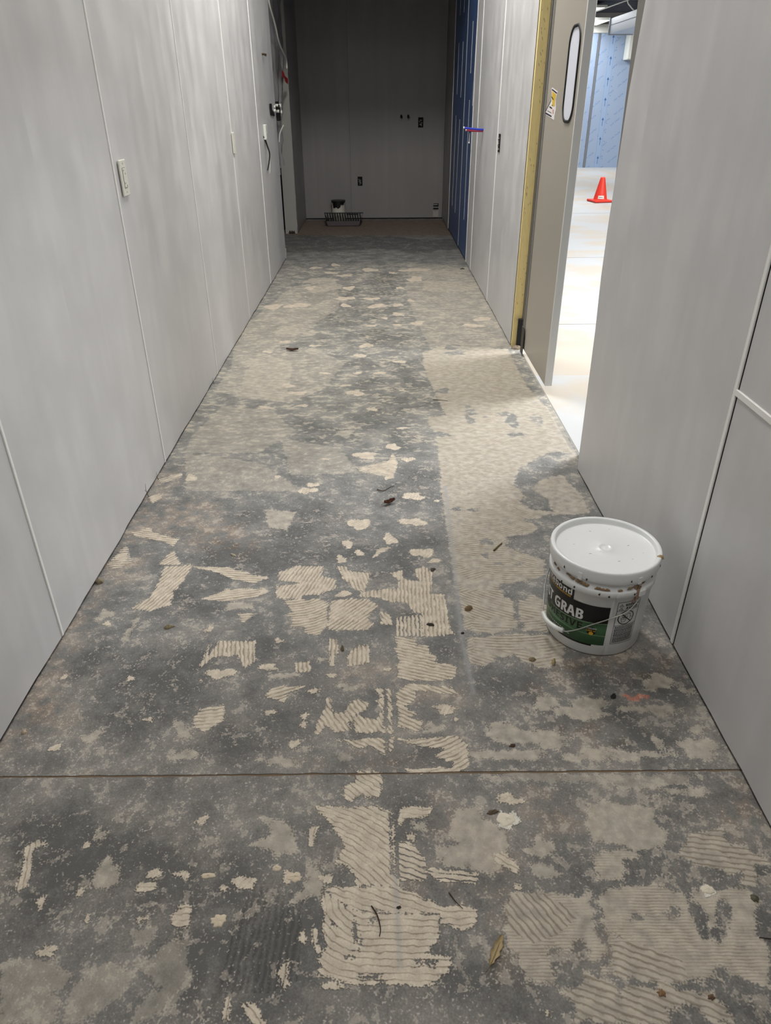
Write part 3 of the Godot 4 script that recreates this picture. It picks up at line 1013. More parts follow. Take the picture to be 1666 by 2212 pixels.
func build_left_wall() -> void:
	var w := structure("wall_left")
	core(w, Vector3(-1.10, -0.05, -7.58), Vector3(XL - 0.007, 4.1, 3.0))
	var seams := [3.0, 0.6, -0.468, -1.668, -2.854, -4.036, -5.251, -6.43, -7.63]
	for i in seams.size() - 1:
		panel(w, XL, 1.0, seams[i] - (0.0095 if i else 0.0), seams[i + 1] + (0.0034 if i < seams.size() - 2 else 0.0), 0.011, 4.03, M.panel, 3 + i, 0.004 if i < 5 else 0.006)
		if i:
			strip_bar(w, XL, 1.0, seams[i] - 0.0035, 0.011, 4.03)
	# the cut foot of the last sheet, chipped away where the trowel could not reach
	var st := tool()
	box(st, Vector3(XL - 0.006, 0.0, -7.66), Vector3(XL + 0.004, 0.1, -7.62), 0.002)
	part("panel_edge", st, M.plaster, w)

func build_right_wall() -> void:
	var w := structure("wall_right")
	core(w, Vector3(XR + 0.009, -0.05, -2.785), Vector3(0.97, 4.1, 3.0))
	core(w, Vector3(XR + 0.009, -0.05, -10.6), Vector3(0.97, 4.1, -4.6))
	core(w, Vector3(XR + 0.009, 2.13, -4.6), Vector3(0.97, 4.1, -2.785))
	# near the viewpoint: a low and a tall sheet with a moulding between them, then the sheet beside the doorway
	panel(w, XR, -1.0, 3.0, 0.85, 0.011, 4.03, M.panel, 30)
	strip_bar(w, XR, -1.0, 0.84, 0.011, 4.03)
	panel(w, XR, -1.0, 0.83, -1.601, 0.011, 0.783, M.panel, 31, 0.003)
	panel(w, XR, -1.0, 0.83, -1.601, 0.798, 4.03, M.panel, 32, 0.004)
	var st := tool()
	box(st, Vector3(XR - 0.004, 0.783, -1.61), Vector3(XR + 0.002, 0.80, 0.83), 0.0016)
	part("divider_strip", st, M.strip, w)
	strip_bar(w, XR, -1.0, -1.615, 0.011, 4.03, 0.015)
	panel(w, XR, -1.0, -1.6225, -2.768, 0.011, 4.03, M.panel, 33, 0.003, PackedFloat32Array([0.0, 0.006, 0.018, 0.012, -0.006, -0.002, 0.0]))
	panel(w, XR, -1.0, -2.79, -4.595, 2.14, 4.03, M.panel, 39)
	# beyond the doorway
	panel(w, XR, -1.0, -4.603, -5.765, 0.009, 4.03, M.panel, 34, 0.004)
	strip_bar(w, XR, -1.0, -5.77, 0.009, 4.03)
	panel(w, XR, -1.0, -5.78, -6.965, 0.009, 4.03, M.panel, 35, 0.005)
	strip_bar(w, XR, -1.0, -6.97, 0.009, 4.03)
	panel(w, XR, -1.0, -6.98, -7.37, 0.009, 4.03, M.panel, 36, 0.003)
	strip_bar(w, XR, -1.0, -7.375, 0.009, 4.03, 0.01)
	# a board still under its blue protective film, with pale slits where the film has been cut
	var blue := mat(rgb(62, 88, 134), 0.42)
	var sheet := panel(w, XR + 0.002, -1.0, -7.385, -9.44, 0.02, 4.03, blue, 37, 0.002)
	sheet.name = "filmed_board"
	for q in [[-8.16, -8.19, 0.03, 2.75, 0.022], [-7.725, -7.745, 1.62, 2.02, 0.016], [-8.548, -8.566, 1.43, 1.915, 0.02], [-8.984, -8.99, 1.46, 1.93, 0.02], [-7.722, -7.722, 0.356, 1.406, 0.015],
			[-8.57, -8.68, 0.30, 1.229, 0.018], [-8.99, -9.05, 0.33, 1.26, 0.02], [-8.515, -8.6, 2.16, 2.6, 0.018], [-8.943, -8.998, 2.17, 2.6, 0.02], [-7.395, -7.41, 0.5, 1.36, 0.014], [-7.40, -7.47, 1.36, 2.02, 0.02]]:
		st = tool()
		var x0 := XR - 0.0015
		var z0: float = q[0]
		var z1: float = q[1]
		var h: float = q[4] * 0.5
		quad(st, Vector3(x0, q[2], z1 - h), Vector3(x0, q[2], z1 + h), Vector3(x0, q[3], z0 + h), Vector3(x0, q[3], z0 - h))
		quad(st, Vector3(x0, q[2], z1 + h), Vector3(x0 + 0.004, q[2], z1 + h), Vector3(x0 + 0.004, q[3], z0 + h), Vector3(x0, q[3], z0 + h))
		part("bare_slit", st, mat(rgb(168, 170, 174), 0.6), w)
	strip_bar(w, XR, -1.0, -9.45, 0.02, 4.03)
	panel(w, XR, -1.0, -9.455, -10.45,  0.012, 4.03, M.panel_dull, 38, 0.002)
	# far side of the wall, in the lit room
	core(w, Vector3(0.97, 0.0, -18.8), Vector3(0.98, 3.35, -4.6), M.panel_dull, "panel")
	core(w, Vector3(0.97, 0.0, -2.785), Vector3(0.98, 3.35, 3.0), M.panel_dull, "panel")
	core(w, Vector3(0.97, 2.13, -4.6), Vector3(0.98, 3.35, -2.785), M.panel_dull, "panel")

func build_far_end() -> void:
	var w := structure("wall_back")
	core(w, Vector3(-4.1, -0.05, -10.62), Vector3(0.97, 4.1, -10.462))
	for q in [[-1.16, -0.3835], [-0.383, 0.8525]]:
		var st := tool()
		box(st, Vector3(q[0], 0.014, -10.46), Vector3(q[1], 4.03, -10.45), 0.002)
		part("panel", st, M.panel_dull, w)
	# the short return on the left: a wall end with a ragged foot, and its side
	w = structure("wall_stub")
	core(w, Vector3(-1.155, 0.035, -10.46), Vector3(-1.016, 4.1, -9.262), M.plaster, "wall_core")
	var st := tool()
	var n := noise(14.0, 3, 8)
	# ragged plaster edge facing the corridor
	for k in 60:
		var y0 := 0.0 + k * 0.046
		var y1 := y0 + 0.046
		var e0 := -1.010 + 0.010 * n.get_noise_2d(y0, 0)
		var e1 := -1.010 + 0.010 * n.get_noise_2d(y1, 0)
		quad(st, Vector3(-1.155, y0, -9.25), Vector3(e0, y0, -9.25), Vector3(e1, y1, -9.25), Vector3(-1.155, y1, -9.25))
		quad(st, Vector3(e0, y0, -9.25), Vector3(e0, y0, -9.262), Vector3(e1, y1, -9.262), Vector3(e1, y1, -9.25))
		quad(st, Vector3(-1.155, y0, -9.262), Vector3(-1.155, y0, -9.25), Vector3(-1.155, y1, -9.25), Vector3(-1.155, y1, -9.262))
	part("plaster_edge", st, M.plaster, w)
	st = tool()
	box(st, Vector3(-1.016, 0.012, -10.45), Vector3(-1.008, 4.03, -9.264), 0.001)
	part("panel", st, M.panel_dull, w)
	st = smooth(tool())
	for q in [[-1.075, -9.235, 0.018], [-1.05, -9.23, 0.012], [-1.1, -9.235, 0.014]]:
		lump(st, Vector3(q[0], 0, q[1]), Vector3(q[2], 0.03, q[2] * 0.8), int(q[2] * 1000))
	stuff(part("plaster_crumbs", st, mat(rgb(52, 46, 40), 1.0), w))

func build_shell() -> void:
	var c := structure("ceiling")
	core(c, Vector3(-3.4, CEIL, -10.7), Vector3(XR + 0.009, CEIL + 0.1, 3.1), M.ceiling, "ceiling_board")
	# header out of view towards the far end, placed to darken the upper back wall
	core(c, Vector3(XL + 0.004, 2.5, -7.85), Vector3(XR + 0.009, CEIL, -7.72), M.plaster, "unseen_bulkhead")
	var w := structure("wall_front")
	core(w, Vector3(-1.1, -0.05, 3.0), Vector3(0.97, CEIL, 3.1), M.panel_dull, "panel")
	# space behind the left opening; near-black walls imitate its lack of light
	w = structure("wall_side_painted_dark")
	core(w, Vector3(-4.1, -0.05, -10.6), Vector3(-3.2, 4.05, -7.4), M.void)
	core(w, Vector3(-3.2, -0.05, -7.5), Vector3(-1.1, 4.05, -7.4), M.void)
	core(w, Vector3(-3.2, -0.05, -10.46), Vector3(-1.2, 0.0, -7.5), M.void)
	core(w, Vector3(-1.2, 0.0, -7.6), Vector3(-1.09, 4.05, -7.6), M.void)

# ------------------------------------------------------------------ the lit room through the doorway
func room_lamps() -> void:  # only the first two are in view; the rest light room and doorway
	var spots := [[Vector3(3.78, 2.95, -17.15), Vector2(1.2, 1.1)], [Vector3(4.15, 2.83, -18.1), Vector2(1.2, 1.05)], [Vector3(3.1, 2.95, -4.9), Vector2(1.2, 1.2)], [Vector3(5.0, 2.95, -7.4), Vector2(1.2, 1.2)],
		[Vector3(3.0, 2.95, -12.0), Vector2(1.2, 1.2)], [Vector3(7.0, 2.95, -4.8), Vector2(1.2, 1.2)], [Vector3(7.0, 2.95, -10.5), Vector2(1.2, 1.2)], [Vector3(7.0, 2.95, -16.0), Vector2(1.2, 1.2)]]
	var says := ["bright ceiling panel in the lit room, nearer of two seen above the door gap", "bright white ceiling panel in the lit room, farther one just above the blue filmed wall",
		"unseen ceiling panel of the lit room right outside the doorway, lighting the corridor through it", "unseen ceiling panel of the lit room, second one in from the doorway, lighting floor and doorway", "unseen ceiling panel of the lit room, lighting the floor around the traffic cone",
		"unseen ceiling panel lighting the lit room near its far side wall, closest to the front", "unseen ceiling panel lighting the lit room near its far side wall, middle one", "unseen ceiling panel lighting the lit room in its far right back corner"]
	for i in spots.size():
		var at: Vector3 = spots[i][0]
		var s: Vector2 = spots[i][1]
		var t := thing("ceiling_light", says[i], "light", at, "lit room ceiling panels")
		var st := tool()
		box(st, Vector3(-s.x / 2 - 0.02, -0.015, -s.y / 2 - 0.02), Vector3(s.x / 2 + 0.02, 0.03, s.y / 2 + 0.02), 0.004)
		part("lamp_frame", st, M.white, t)
		st = tool()
		box(st, Vector3(-s.x / 2, -0.021, -s.y / 2), Vector3(s.x / 2, -0.0155, s.y / 2))
		part("lamp_diffuser", st, M.glow, t)
		area(at + Vector3(0, -0.03, 0), s, [4.0, 4.0, 24.0, 18.0, 8.0, 12.0, 8.0, 6.0][i], Color(0.985, 0.99, 1.0))

func build_lit_room() -> void:
	var zb := -18.8
	var w := structure("wall_room_back")
	core(w, Vector3(0.97, -0.05, zb - 0.15), Vector3(11.0, 3.35, zb - 0.012), M.panel_dull)
	# sheets under printed protective film: rows of small slanted print and a column of arrows
	var im := Image.create(960, 1080, false, Image.FORMAT_RGB8)
	im.fill(rgb(152, 170, 196))
	var ink := rgb(70, 112, 166)
	var put := func(x: float, y: float, r: int, c: Color) -> void:
		im.fill_rect(Rect2i(int(x) - r / 2, int(y) - r / 2, r, r), c)
	# 400 px per metre; x from 3.6 to 6.0, y from 2.7 down
	for row in 22:
		for k in 11:
			var bx := k * 112.0 - 60.0 + (row % 2) * 20.0
			var by := row * 104.0 - k * 86.0 + 80.0 + (row % 3) * 8
			for c in 11:
				if c == 4:
					continue
				var gx := bx + c * 7.0
				var gy := by - c * 5.4
				for s in 4:
					if (c * 5 + s * 3 + row) % 4 != 0:
						put.call(gx + s * 1.6 - 2.0, gy + s * 3.0 - 6.0, 3, ink)
	im.fill_rect(Rect2i(int((5.145 - 3.6) * 400), 0, 46, 1080), rgb(150, 172, 202))
	im.fill_rect(Rect2i(int((5.145 - 3.6) * 400), 0, 2, 1080), rgb(110, 146, 190))
	im.fill_rect(Rect2i(int((5.26 - 3.6) * 400), 0, 2, 1080), rgb(110, 146, 190))
	for k in 7:
		var ay := 20.0 + k * 160.0
		var axx := (5.205 - 3.6) * 400
		im.fill_rect(Rect2i(int(axx) - 2, int(ay) + 10, 4, 60), rgb(46, 92, 150))
		for s in 22:
			im.fill_rect(Rect2i(int(axx - s * 0.5), int(ay + s), maxi(1, s), 1), rgb(46, 92, 150))
	for k in 16:
		im.fill_rect(Rect2i(int((5.30 - 3.6) * 400), 40 + k * 74, 6, 6), rgb(70, 112, 166))
	var film := mat(Color.WHITE, 0.35)
	film.albedo_texture = tex(im)
	var plain := mat(rgb(152, 170, 196), 0.35)
	for q in [[0.99, 2.4], [2.405, 3.6], [3.605, 4.868], [4.93, 6.0], [6.005, 7.2], [7.205, 8.4], [8.405, 10.9]]:
		var st := tool()
		var z := zb
		var a: float = q[0]
		var b: float = q[1]
		quad(st, Vector3(a, 0.0, z), Vector3(b, 0.0, z), Vector3(b, 2.68, z), Vector3(a, 2.68, z),
			Vector2((a - 3.6) / 2.4, 1), Vector2((b - 3.6) / 2.4, 1), Vector2((b - 3.6) / 2.4, 0.0074), Vector2((a - 3.6) / 2.4, 0.0074))
		quad(st, Vector3(a, 2.68, z), Vector3(b, 2.68, z), Vector3(b, 2.68, z - 0.012), Vector3(a, 2.68, z - 0.012))
		quad(st, Vector3(b, 0, z), Vector3(b, 0, z - 0.012), Vector3(b, 2.68, z - 0.012), Vector3(b, 2.68, z))
		quad(st, Vector3(a, 0, z - 0.012), Vector3(a, 0, z), Vector3(a, 2.68, z), Vector3(a, 2.68, z - 0.012))
		part("filmed_panel", st, film if a > 3.0 and b < 6.1 else plain, w)
	var st := tool()
	box(st, Vector3(4.872, 0, zb - 0.01), Vector3(4.926, 2.68, zb + 0.008), 0.003)
	part("divider_strip", st, mat(rgb(128, 132, 138), 0.4, 0.5), w)
	st = tool()
	box(st, Vector3(0.98, 2.68, zb - 0.012), Vector3(11.0, 2.84, zb + 0.03), 0.004)
	part("white_band", st, M.white, w)
	w = structure("wall_room_right")
	core(w, Vector3(11.0, -0.05, -19.0), Vector3(11.1, 3.35, 3.1), M.panel_dull, "panel")
	w = structure("wall_room_front")
	core(w, Vector3(0.97, -0.05, 3.0), Vector3(11.1, 3.35, 3.1), M.panel_dull, "panel")
	var c := structure("ceiling")
	core(c, Vector3(0.86, 3.35, -19.0), Vector3(11.1, 3.45, 3.1), mat(rgb(64, 66, 72), 0.9), "ceiling_deck")
	for k in 18:
		st = tool()
		var z := -18.7 + k * 0.24
		box(st, Vector3(0.99, 3.04, z - 0.03), Vector3(10.9, 3.05, z + 0.03))
		box(st, Vector3(0.99, 3.05, z - 0.004), Vector3(10.9, 3.2, z + 0.004))
		box(st, Vector3(0.99, 3.2, z - 0.03), Vector3(10.9, 3.21, z + 0.03))
		part("joist", st, mat(rgb(92, 96, 106), 0.6, 0.3), c)
	# things up there
	var t := thing("duct", "square grey metal duct hanging under the lit room ceiling", "duct", Vector3(4.1, 2.41, -13.9))
	st = tool()
	box(st, Vector3(0, 0, -1.25), Vector3(0.42, 0.235, 2.2), 0.006)
	part("duct_body", st, mat(rgb(190, 196, 204), 0.35, 0.6), t)
	st = tool()
	box(st, Vector3(-0.012, -0.012, -1.27), Vector3(0.432, 0.247, -1.22), 0.004)
	box(st, Vector3(-0.008, 0.128, -1.22), Vector3(0.0, 0.136, 2.2), 0.002)
	part("duct_seam", st, mat(rgb(140, 146, 156), 0.4, 0.6), t)
	t = thing("wall_cabinet", "plain white cabinet hung high beside the blue filmed wall", "cabinet", Vector3(5.48, 2.17, -18.79))
	st = tool()
	box(st, Vector3(0, 0, 0), Vector3(0.7, 0.5, 0.3), 0.005)
	part("cabinet_body", st, M.white, t)
	st = tool()
	box(st, Vector3(0.01, 0.01, 0.3), Vector3(0.34, 0.49, 0.316), 0.004)
	part("cabinet_door", st, M.white, t)
	st = tool()
	box(st, Vector3(0.36, 0.01, 0.3), Vector3(0.69, 0.49, 0.316), 0.004)
	part("cabinet_door", st, M.white, t)
	st = smooth(tool())
	tube(st, smooth_path([Vector3(2.6, 2.40, -14.0), Vector3(3.465, 2.624, -14.0), Vector3(4.032, 2.793, -14.0), Vector3(4.5, 2.93, -14.0), Vector3(4.8, 3.05, -14.0)]), 0.009, 6)
	tag(part("ceiling_cable", st, M.white, self), "straight white cable slanting across the lit room's dark ceiling", "cable")
	st = smooth(tool())
	tube(st, smooth_path([Vector3(4.02, 3.04, -14.05), Vector3(4.032, 2.79, -14.02), Vector3(4.085, 2.71, -14.0), Vector3(4.17, 2.646, -13.98), Vector3(4.3, 2.66, -13.95)]), 0.010, 6)
	tag(part("ceiling_cable", st, M.white, self), "short looped white cable hanging down onto the grey duct", "cable")

# ------------------------------------------------------------------ doorway and door
func build_door() -> void:
	var d := structure("door_1")
	var leaf_metal := mat(rgb(176, 171, 160), 0.42, 0.2)
	# leaf with an oblong opening for its window
	var x0 := 0.900
	var x1 := 0.936
	var zh := -4.41
	var zf := -3.71
	var y0 := 0.042
	var y1 := 2.09
	var hole := rounded(-3.97, -3.77, 1.312, 1.692, 0.075, 10)
	var st := tool()
	var face := func(x: float, flip: bool) -> void:
		# ring of quads between the outer rectangle and the opening
		var n := hole.size()
		var outer := PackedVector2Array()
		for p in hole:
			# push each point of the opening out to the rectangle
			var c := Vector2(-3.87, 1.502)
			var v := p - c
			var s := 1e9
			if v.x > 1e-6:
				s = minf(s, (zf - c.x) / v.x)
			elif v.x < -1e-6:
				s = minf(s, (zh - c.x) / v.x)
			if v.y > 1e-6:
				s = minf(s, (y1 - c.y) / v.y)
			elif v.y < -1e-6:
				s = minf(s, (y0 - c.y) / v.y)
			outer.append(c + v * s)
		for corner in [Vector2(zh, y0), Vector2(zf, y0), Vector2(zf, y1), Vector2(zh, y1)]:
			var best := 0
			for k in n:
				if outer[k].distance_to(corner) < outer[best].distance_to(corner):
					best = k
			outer[best] = corner
		for k in n:
			var k1 := (k + 1) % n
			var a := Vector3(x, outer[k].y, outer[k].x)
			var b := Vector3(x, outer[k1].y, outer[k1].x)
			var e := Vector3(x, hole[k1].y, hole[k1].x)
			var f := Vector3(x, hole[k].y, hole[k].x)
			if flip:
				quad(st, a, f, e, b)
			else:
				quad(st, a, b, e, f)
	face.call(x0, true)
	face.call(x1, false)
	for q in [[zh, y0, zf, y0], [zf, y0, zf, y1], [zf, y1, zh, y1], [zh, y1, zh, y0]]:
		quad(st, Vector3(x0, q[1], q[0]), Vector3(x1, q[1], q[0]), Vector3(x1, q[3], q[2]), Vector3(x0, q[3], q[2]))
	var leaf := part("leaf", st, leaf_metal, d)
	# folded edge that closes the free side, in a paler colour than the leaf
	st = tool()
	box(st, Vector3(x0 - 0.0015, y0, zf - 0.012), Vector3(x1 + 0.0015, y1, zf + 0.002), 0.002)
	part("edge_channel", st, mat(rgb(228, 230, 230), 0.45, 0.1), leaf)
	st = tool()
	box(st, Vector3(x0 - 0.005, y0, zh - 0.006), Vector3(x1, y1, zh + 0.03), 0.004)
	part("hinge_channel", st, mat(rgb(134, 132, 126), 0.5, 0.35), leaf)
	# rubber gasket round the window and its scratched pane
	for q in [[x0 - 0.006, x0 + 0.004], [x1 - 0.004, x1 + 0.006]]:
		st = smooth(tool())
		var outer := rounded(-3.979, -3.761, 1.303, 1.701, 0.083, 10)
		var inner := rounded(-3.963, -3.777, 1.319, 1.685, 0.068, 10)
		var mid_o := rounded(-3.976, -3.764, 1.306, 1.698, 0.081, 10)
		var mid_i := rounded(-3.966, -3.774, 1.316, 1.688, 0.070, 10)
		var n := outer.size()
		var out_x: float = q[0] if q[0] < 0.91 else q[1]
		var in_x: float = q[1] if q[0] < 0.91 else q[0]
		for k in n:
			var k1 := (k + 1) % n
			var ring := [Vector3(in_x, outer[k].y, outer[k].x), Vector3(out_x, mid_o[k].y, mid_o[k].x), Vector3(out_x, mid_i[k].y, mid_i[k].x), Vector3(in_x, inner[k].y, inner[k].x)]
			var ring1 := [Vector3(in_x, outer[k1].y, outer[k1].x), Vector3(out_x, mid_o[k1].y, mid_o[k1].x), Vector3(out_x, mid_i[k1].y, mid_i[k1].x), Vector3(in_x, inner[k1].y, inner[k1].x)]
			for s in 3:
				if q[0] < 0.91:
					quad(st, ring[s], ring[s + 1], ring1[s + 1], ring1[s])
				else:
					quad(st, ring[s], ring1[s], ring1[s + 1], ring[s + 1])
		part("window_gasket", st, M.black, leaf)
	st = tool()
	var pane := rounded(-3.968, -3.772, 1.314, 1.69, 0.07, 10)
	prism(st, swap(pane), 0.0, 0.004, Transform3D(Basis(Vector3(0, 1, 0), Vector3(1, 0, 0), Vector3(0, 0, 1)), Vector3(0.8995, 0, 0)))
	var pm := mat(rgb(222, 226, 236), 0.5)
	pm.backlight_enabled = true
	pm.backlight = Color(0.5, 0.5, 0.5)
	part("window_pane", st, pm, leaf)
	# torn sticker: navy frame, yellow head, print below
	sticker(leaf)
	# jamb on the hinge side: yellow foam core of the cut wall, a grey stop, a black pivot box with swept-up dirt
	st = tool()
	box(st, Vector3(XR + 0.0055, 0.0, -4.603), Vector3(0.914, 2.13, -4.572), 0.002)
	part("jamb_edge", st, stained(rgb(250, 230, 164)), d)
	st = tool()
	box(st, Vector3(0.914, 0.0, -4.605), Vector3(0.97, 2.13, -4.55), 0.003)
	part("door_stop", st, M.frame, d)
	st = tool()
	box(st, Vector3(0.886, 0.004, -4.571), Vector3(0.915, 0.185, -4.548), 0.002)
	part("pivot_box", st, mat(rgb(34, 33, 34), 0.7), d)
	st = tool()
	prism(st, PackedVector2Array([Vector2(0.012, -4.43), Vector2(0.012, -4.36), Vector2(0.145, -4.36), Vector2(0.175, -4.385), Vector2(0.175, -4.43)]), 0.0, 0.004,
		Transform3D(Basis(Vector3(0, 1, 0), Vector3(1, 0, 0), Vector3(0, 0, 1)), Vector3(0.889, 0, 0)))
	part("pivot_plate", st, mat(rgb(70, 68, 64), 0.6, 0.4), d)
	# jamb on the near side, out of plumb
	st = tool()
	var lean := func(y: float) -> float: return -2.925 - 0.055 * y
	for q in [[0.905, 0.97]]:
		var a := Vector3(q[0], 0, -2.79)
		var b := Vector3(q[0], 0, lean.call(0.0))
		var e := Vector3(q[1], 0, lean.call(0.0))
		var f := Vector3(q[1], 0, -2.79)
		var a1 := Vector3(q[0], 2.13, -2.79)
		var b1 := Vector3(q[0], 2.13, lean.call(2.13))
		var e1 := Vector3(q[1], 2.13, lean.call(2.13))
		var f1 := Vector3(q[1], 2.13, -2.79)
		quad(st, b, a, a1, b1)
		quad(st, e, b, b1, e1)
		quad(st, f, e, e1, f1)
		quad(st, a, f, f1, a1)
		quad(st, b1, a1, f1, e1)
	part("door_frame", st, M.frame, d)
	st = tool()
	box(st, Vector3(XR + 0.01, 0.0, -2.80), Vector3(0.905, 2.13, -2.785), 0.002)
	part("jamb_edge", st, mat(rgb(196, 192, 184), 0.6), d)
	st = tool()
	box(st, Vector3(0.895, 2.10, -4.6), Vector3(0.97, 2.13, -2.79), 0.003)
	part("door_frame", st, M.frame, d)

func swap(o: PackedVector2Array) -> PackedVector2Array:
	# (z, y) outline to the (height, z) order that prism turns upright
	var r := PackedVector2Array()
	for p in o:
		r.append(Vector2(p.y, p.x))
	return r

func rounded(a0: float, a1: float, b0: float, b1: float, r: float, n: int) -> PackedVector2Array:
	var o := PackedVector2Array()
	for c in [[a1 - r, b1 - r, 0.0], [a0 + r, b1 - r, PI / 2], [a0 + r, b0 + r, PI], [a1 - r, b0 + r, PI * 1.5]]:
		for k in n:
			var t: float = c[2] + PI / 2 * k / (n - 1)
			o.append(Vector2(c[0] + r * cos(t), c[1] + r * sin(t)))
	return o

func stained(c: Color) -> StandardMaterial3D:
	var im := Image.create(64, 512, false, Image.FORMAT_RGB8)
	var n := noise(0.05, 4, 91)
	var r := RandomNumberGenerator.new()
	r.seed = 5
	for y in 512:
		for x in 64:
			var v := n.get_noise_2d(x, y) * 0.03
			var dirt := clampf((y - 462.0) / 60.0 + n.get_noise_2d(x * 2, y * 2) * 0.5, 0, 1)
			im.set_pixel(x, y, Color(c.r + v, c.g + v, c.b + v * 0.7).lerp(rgb(70, 58, 40), dirt * 0.85))
	for k in 46:
		var x := r.randi_range(4, 60)
		var y := r.randi_range(40, 500)
		for s in r.randi_range(2, 7):
			im.set_pixel(clampi(x + s, 0, 63), clampi(y - s / 2, 0, 511), rgb(96, 80, 46))
	var m := mat(Color.WHITE, 0.75)
	m.albedo_texture = tex(im)
	return m

func sticker(parent: Node) -> void:
	var o := PackedVector2Array([Vector2(1.457, -4.273), Vector2(1.437, -4.131), Vector2(1.403, -4.161), Vector2(1.357, -4.137), Vector2(1.328, -4.152), Vector2(1.311, -4.152), Vector2(1.318, -4.217), Vector2(1.337, -4.411), Vector2(1.403, -4.268), Vector2(1.417, -4.26), Vector2(1.452, -4.289)])
	var up := Transform3D(Basis(Vector3(0, 1, 0), Vector3(1, 0, 0), Vector3(0, 0, 1)), Vector3(0.8988, 0, 0))
	var st := tool()
	prism(st, o, 0.0, 0.001, up)
	part("sticker", st, mat(rgb(226, 222, 222), 0.5), parent)
	var navy := mat(rgb(34, 34, 62), 0.5)
	var bits := [
		[navy, [Vector2(1.4515, -4.272), Vector2(1.4335, -4.143), Vector2(1.427, -4.148), Vector2(1.446, -4.276)]],
		[mat(rgb(214, 182, 60), 0.5), [Vector2(1.4425, -4.268), Vector2(1.424, -4.155), Vector2(1.405, -4.172), Vector2(1.372, -4.17), Vector2(1.374, -4.222), Vector2(1.41, -4.25)]],
		[navy, [Vector2(1.405, -4.262), Vector2(1.395, -4.268), Vector2(1.339, -4.392), Vector2(1.343, -4.398)]],
		[navy, [Vector2(1.345, -4.385), Vector2(1.337, -4.392), Vector2(1.3235, -4.222), Vector2(1.33, -4.218)]],
		[mat(rgb(52, 50, 50), 0.5), [Vector2(1.374, -4.29), Vector2(1.366, -4.225), Vector2(1.36, -4.228), Vector2(1.367, -4.296)]],
		[mat(rgb(52, 50, 50), 0.5), [Vector2(1.381, -4.238), Vector2(1.378, -4.218), Vector2(1.373, -4.22), Vector2(1.376, -4.24)]],
		[mat(rgb(120, 116, 116), 0.5), [Vector2(1.354, -4.335), Vector2(1.345, -4.235), Vector2(1.341, -4.236), Vector2(1.35, -4.34)]],
		[mat(rgb(60, 50, 40), 0.5), [Vector2(1.4185, -4.262), Vector2(1.405, -4.212), Vector2(1.4, -4.216), Vector2(1.413, -4.266)]],
		[mat(rgb(196, 150, 140), 0.5), [Vector2(1.36, -4.21), Vector2(1.358, -4.18), Vector2(1.338, -4.178), Vector2(1.34, -4.2)]]]
	for b in bits:
		st = tool()
		prism(st, PackedVector2Array(b[1]), -0.0004, 0.0, up)
		part("sticker_print", st, b[0], parent)

# ------------------------------------------------------------------ bucket of adhesive
func body_r(h: float) -> float:
	return 0.1375 + 0.0085 * h / 0.26

func on_body(deg: float, h: float, lift := 0.0) -> Vector3:
	var t := deg_to_rad(deg)
	var r := body_r(h) + lift
	return Vector3(sin(t) * r, h, cos(t) * r)

func wrap_quad(st: SurfaceTool, d0: float, d1: float, h0: float, h1: float, lift: float) -> void:
	# a rectangle of print lying round the body
	var n := maxi(1, int(absf(d1 - d0) / 3.0))
	for k in n:
		var a := lerpf(d0, d1, float(k) / n)
		var b := lerpf(d0, d1, float(k + 1) / n)
		var u0 := float(k) / n
		var u1 := float(k + 1) / n
		quad(st, on_body(a, h0, lift), on_body(b, h0, lift), on_body(b, h1, lift), on_body(a, h1, lift), Vector2(u0, 1), Vector2(u1, 1), Vector2(u1, 0), Vector2(u0, 0))

func wrap_line(st: SurfaceTool, a: Vector2, b: Vector2, thick: float, lift: float) -> void:
	# a straight stroke between (degrees, height) points
	var k := 57.2958 / body_r(0.13)
	var d := Vector2((b.x - a.x) / k, b.y - a.y).normalized() * thick * 0.5
	var nn := Vector2(-d.y, d.x)
	var n := maxi(1, int(absf(b.x - a.x) / 4.0))
	for i in n:
		var p := a.lerp(b, float(i) / n)
		var q := a.lerp(b, float(i + 1) / n)
		quad(st, on_body(p.x - nn.x * k, p.y - nn.y, lift), on_body(q.x - nn.x * k, q.y - nn.y, lift), on_body(q.x + nn.x * k, q.y + nn.y, lift), on_body(p.x + nn.x * k, p.y + nn.y, lift))

func wrap_text(st: SurfaceTool, what: String, deg: float, h: float, size: float, lift: float, wide := 1.0, tall := 1.0, slant := 0.0) -> void:
	text_into(st, what, size, func(x: float, y: float, _l: float) -> Vector3:
		return on_body(deg + (x * wide + y * slant) * 57.2958 / body_r(h), h + y * tall, lift))

func text_width(what: String, size: float) -> float:
	var tm := TextMesh.new()
	var f := SystemFont.new()
	f.font_names = PackedStringArray(["Droid Sans"])
	f.font_weight = 700
	tm.font = f
	tm.text = what
	tm.font_size = 64
	tm.pixel_size = size / 46.0
	return tm.get_aabb().size.x

func wrap_text_between(st: SurfaceTool, what: String, d0: float, d1: float, h0: float, h1: float, lift: float) -> void:
	# stretches the word to run from d0 to d1 degrees and from h0 to h1 in height
	var size := h1 - h0
	var wide := deg_to_rad(d1 - d0) * body_r(h0) / text_width(what, size)
	wrap_text(st, what, d0, h0, size, lift, wide)

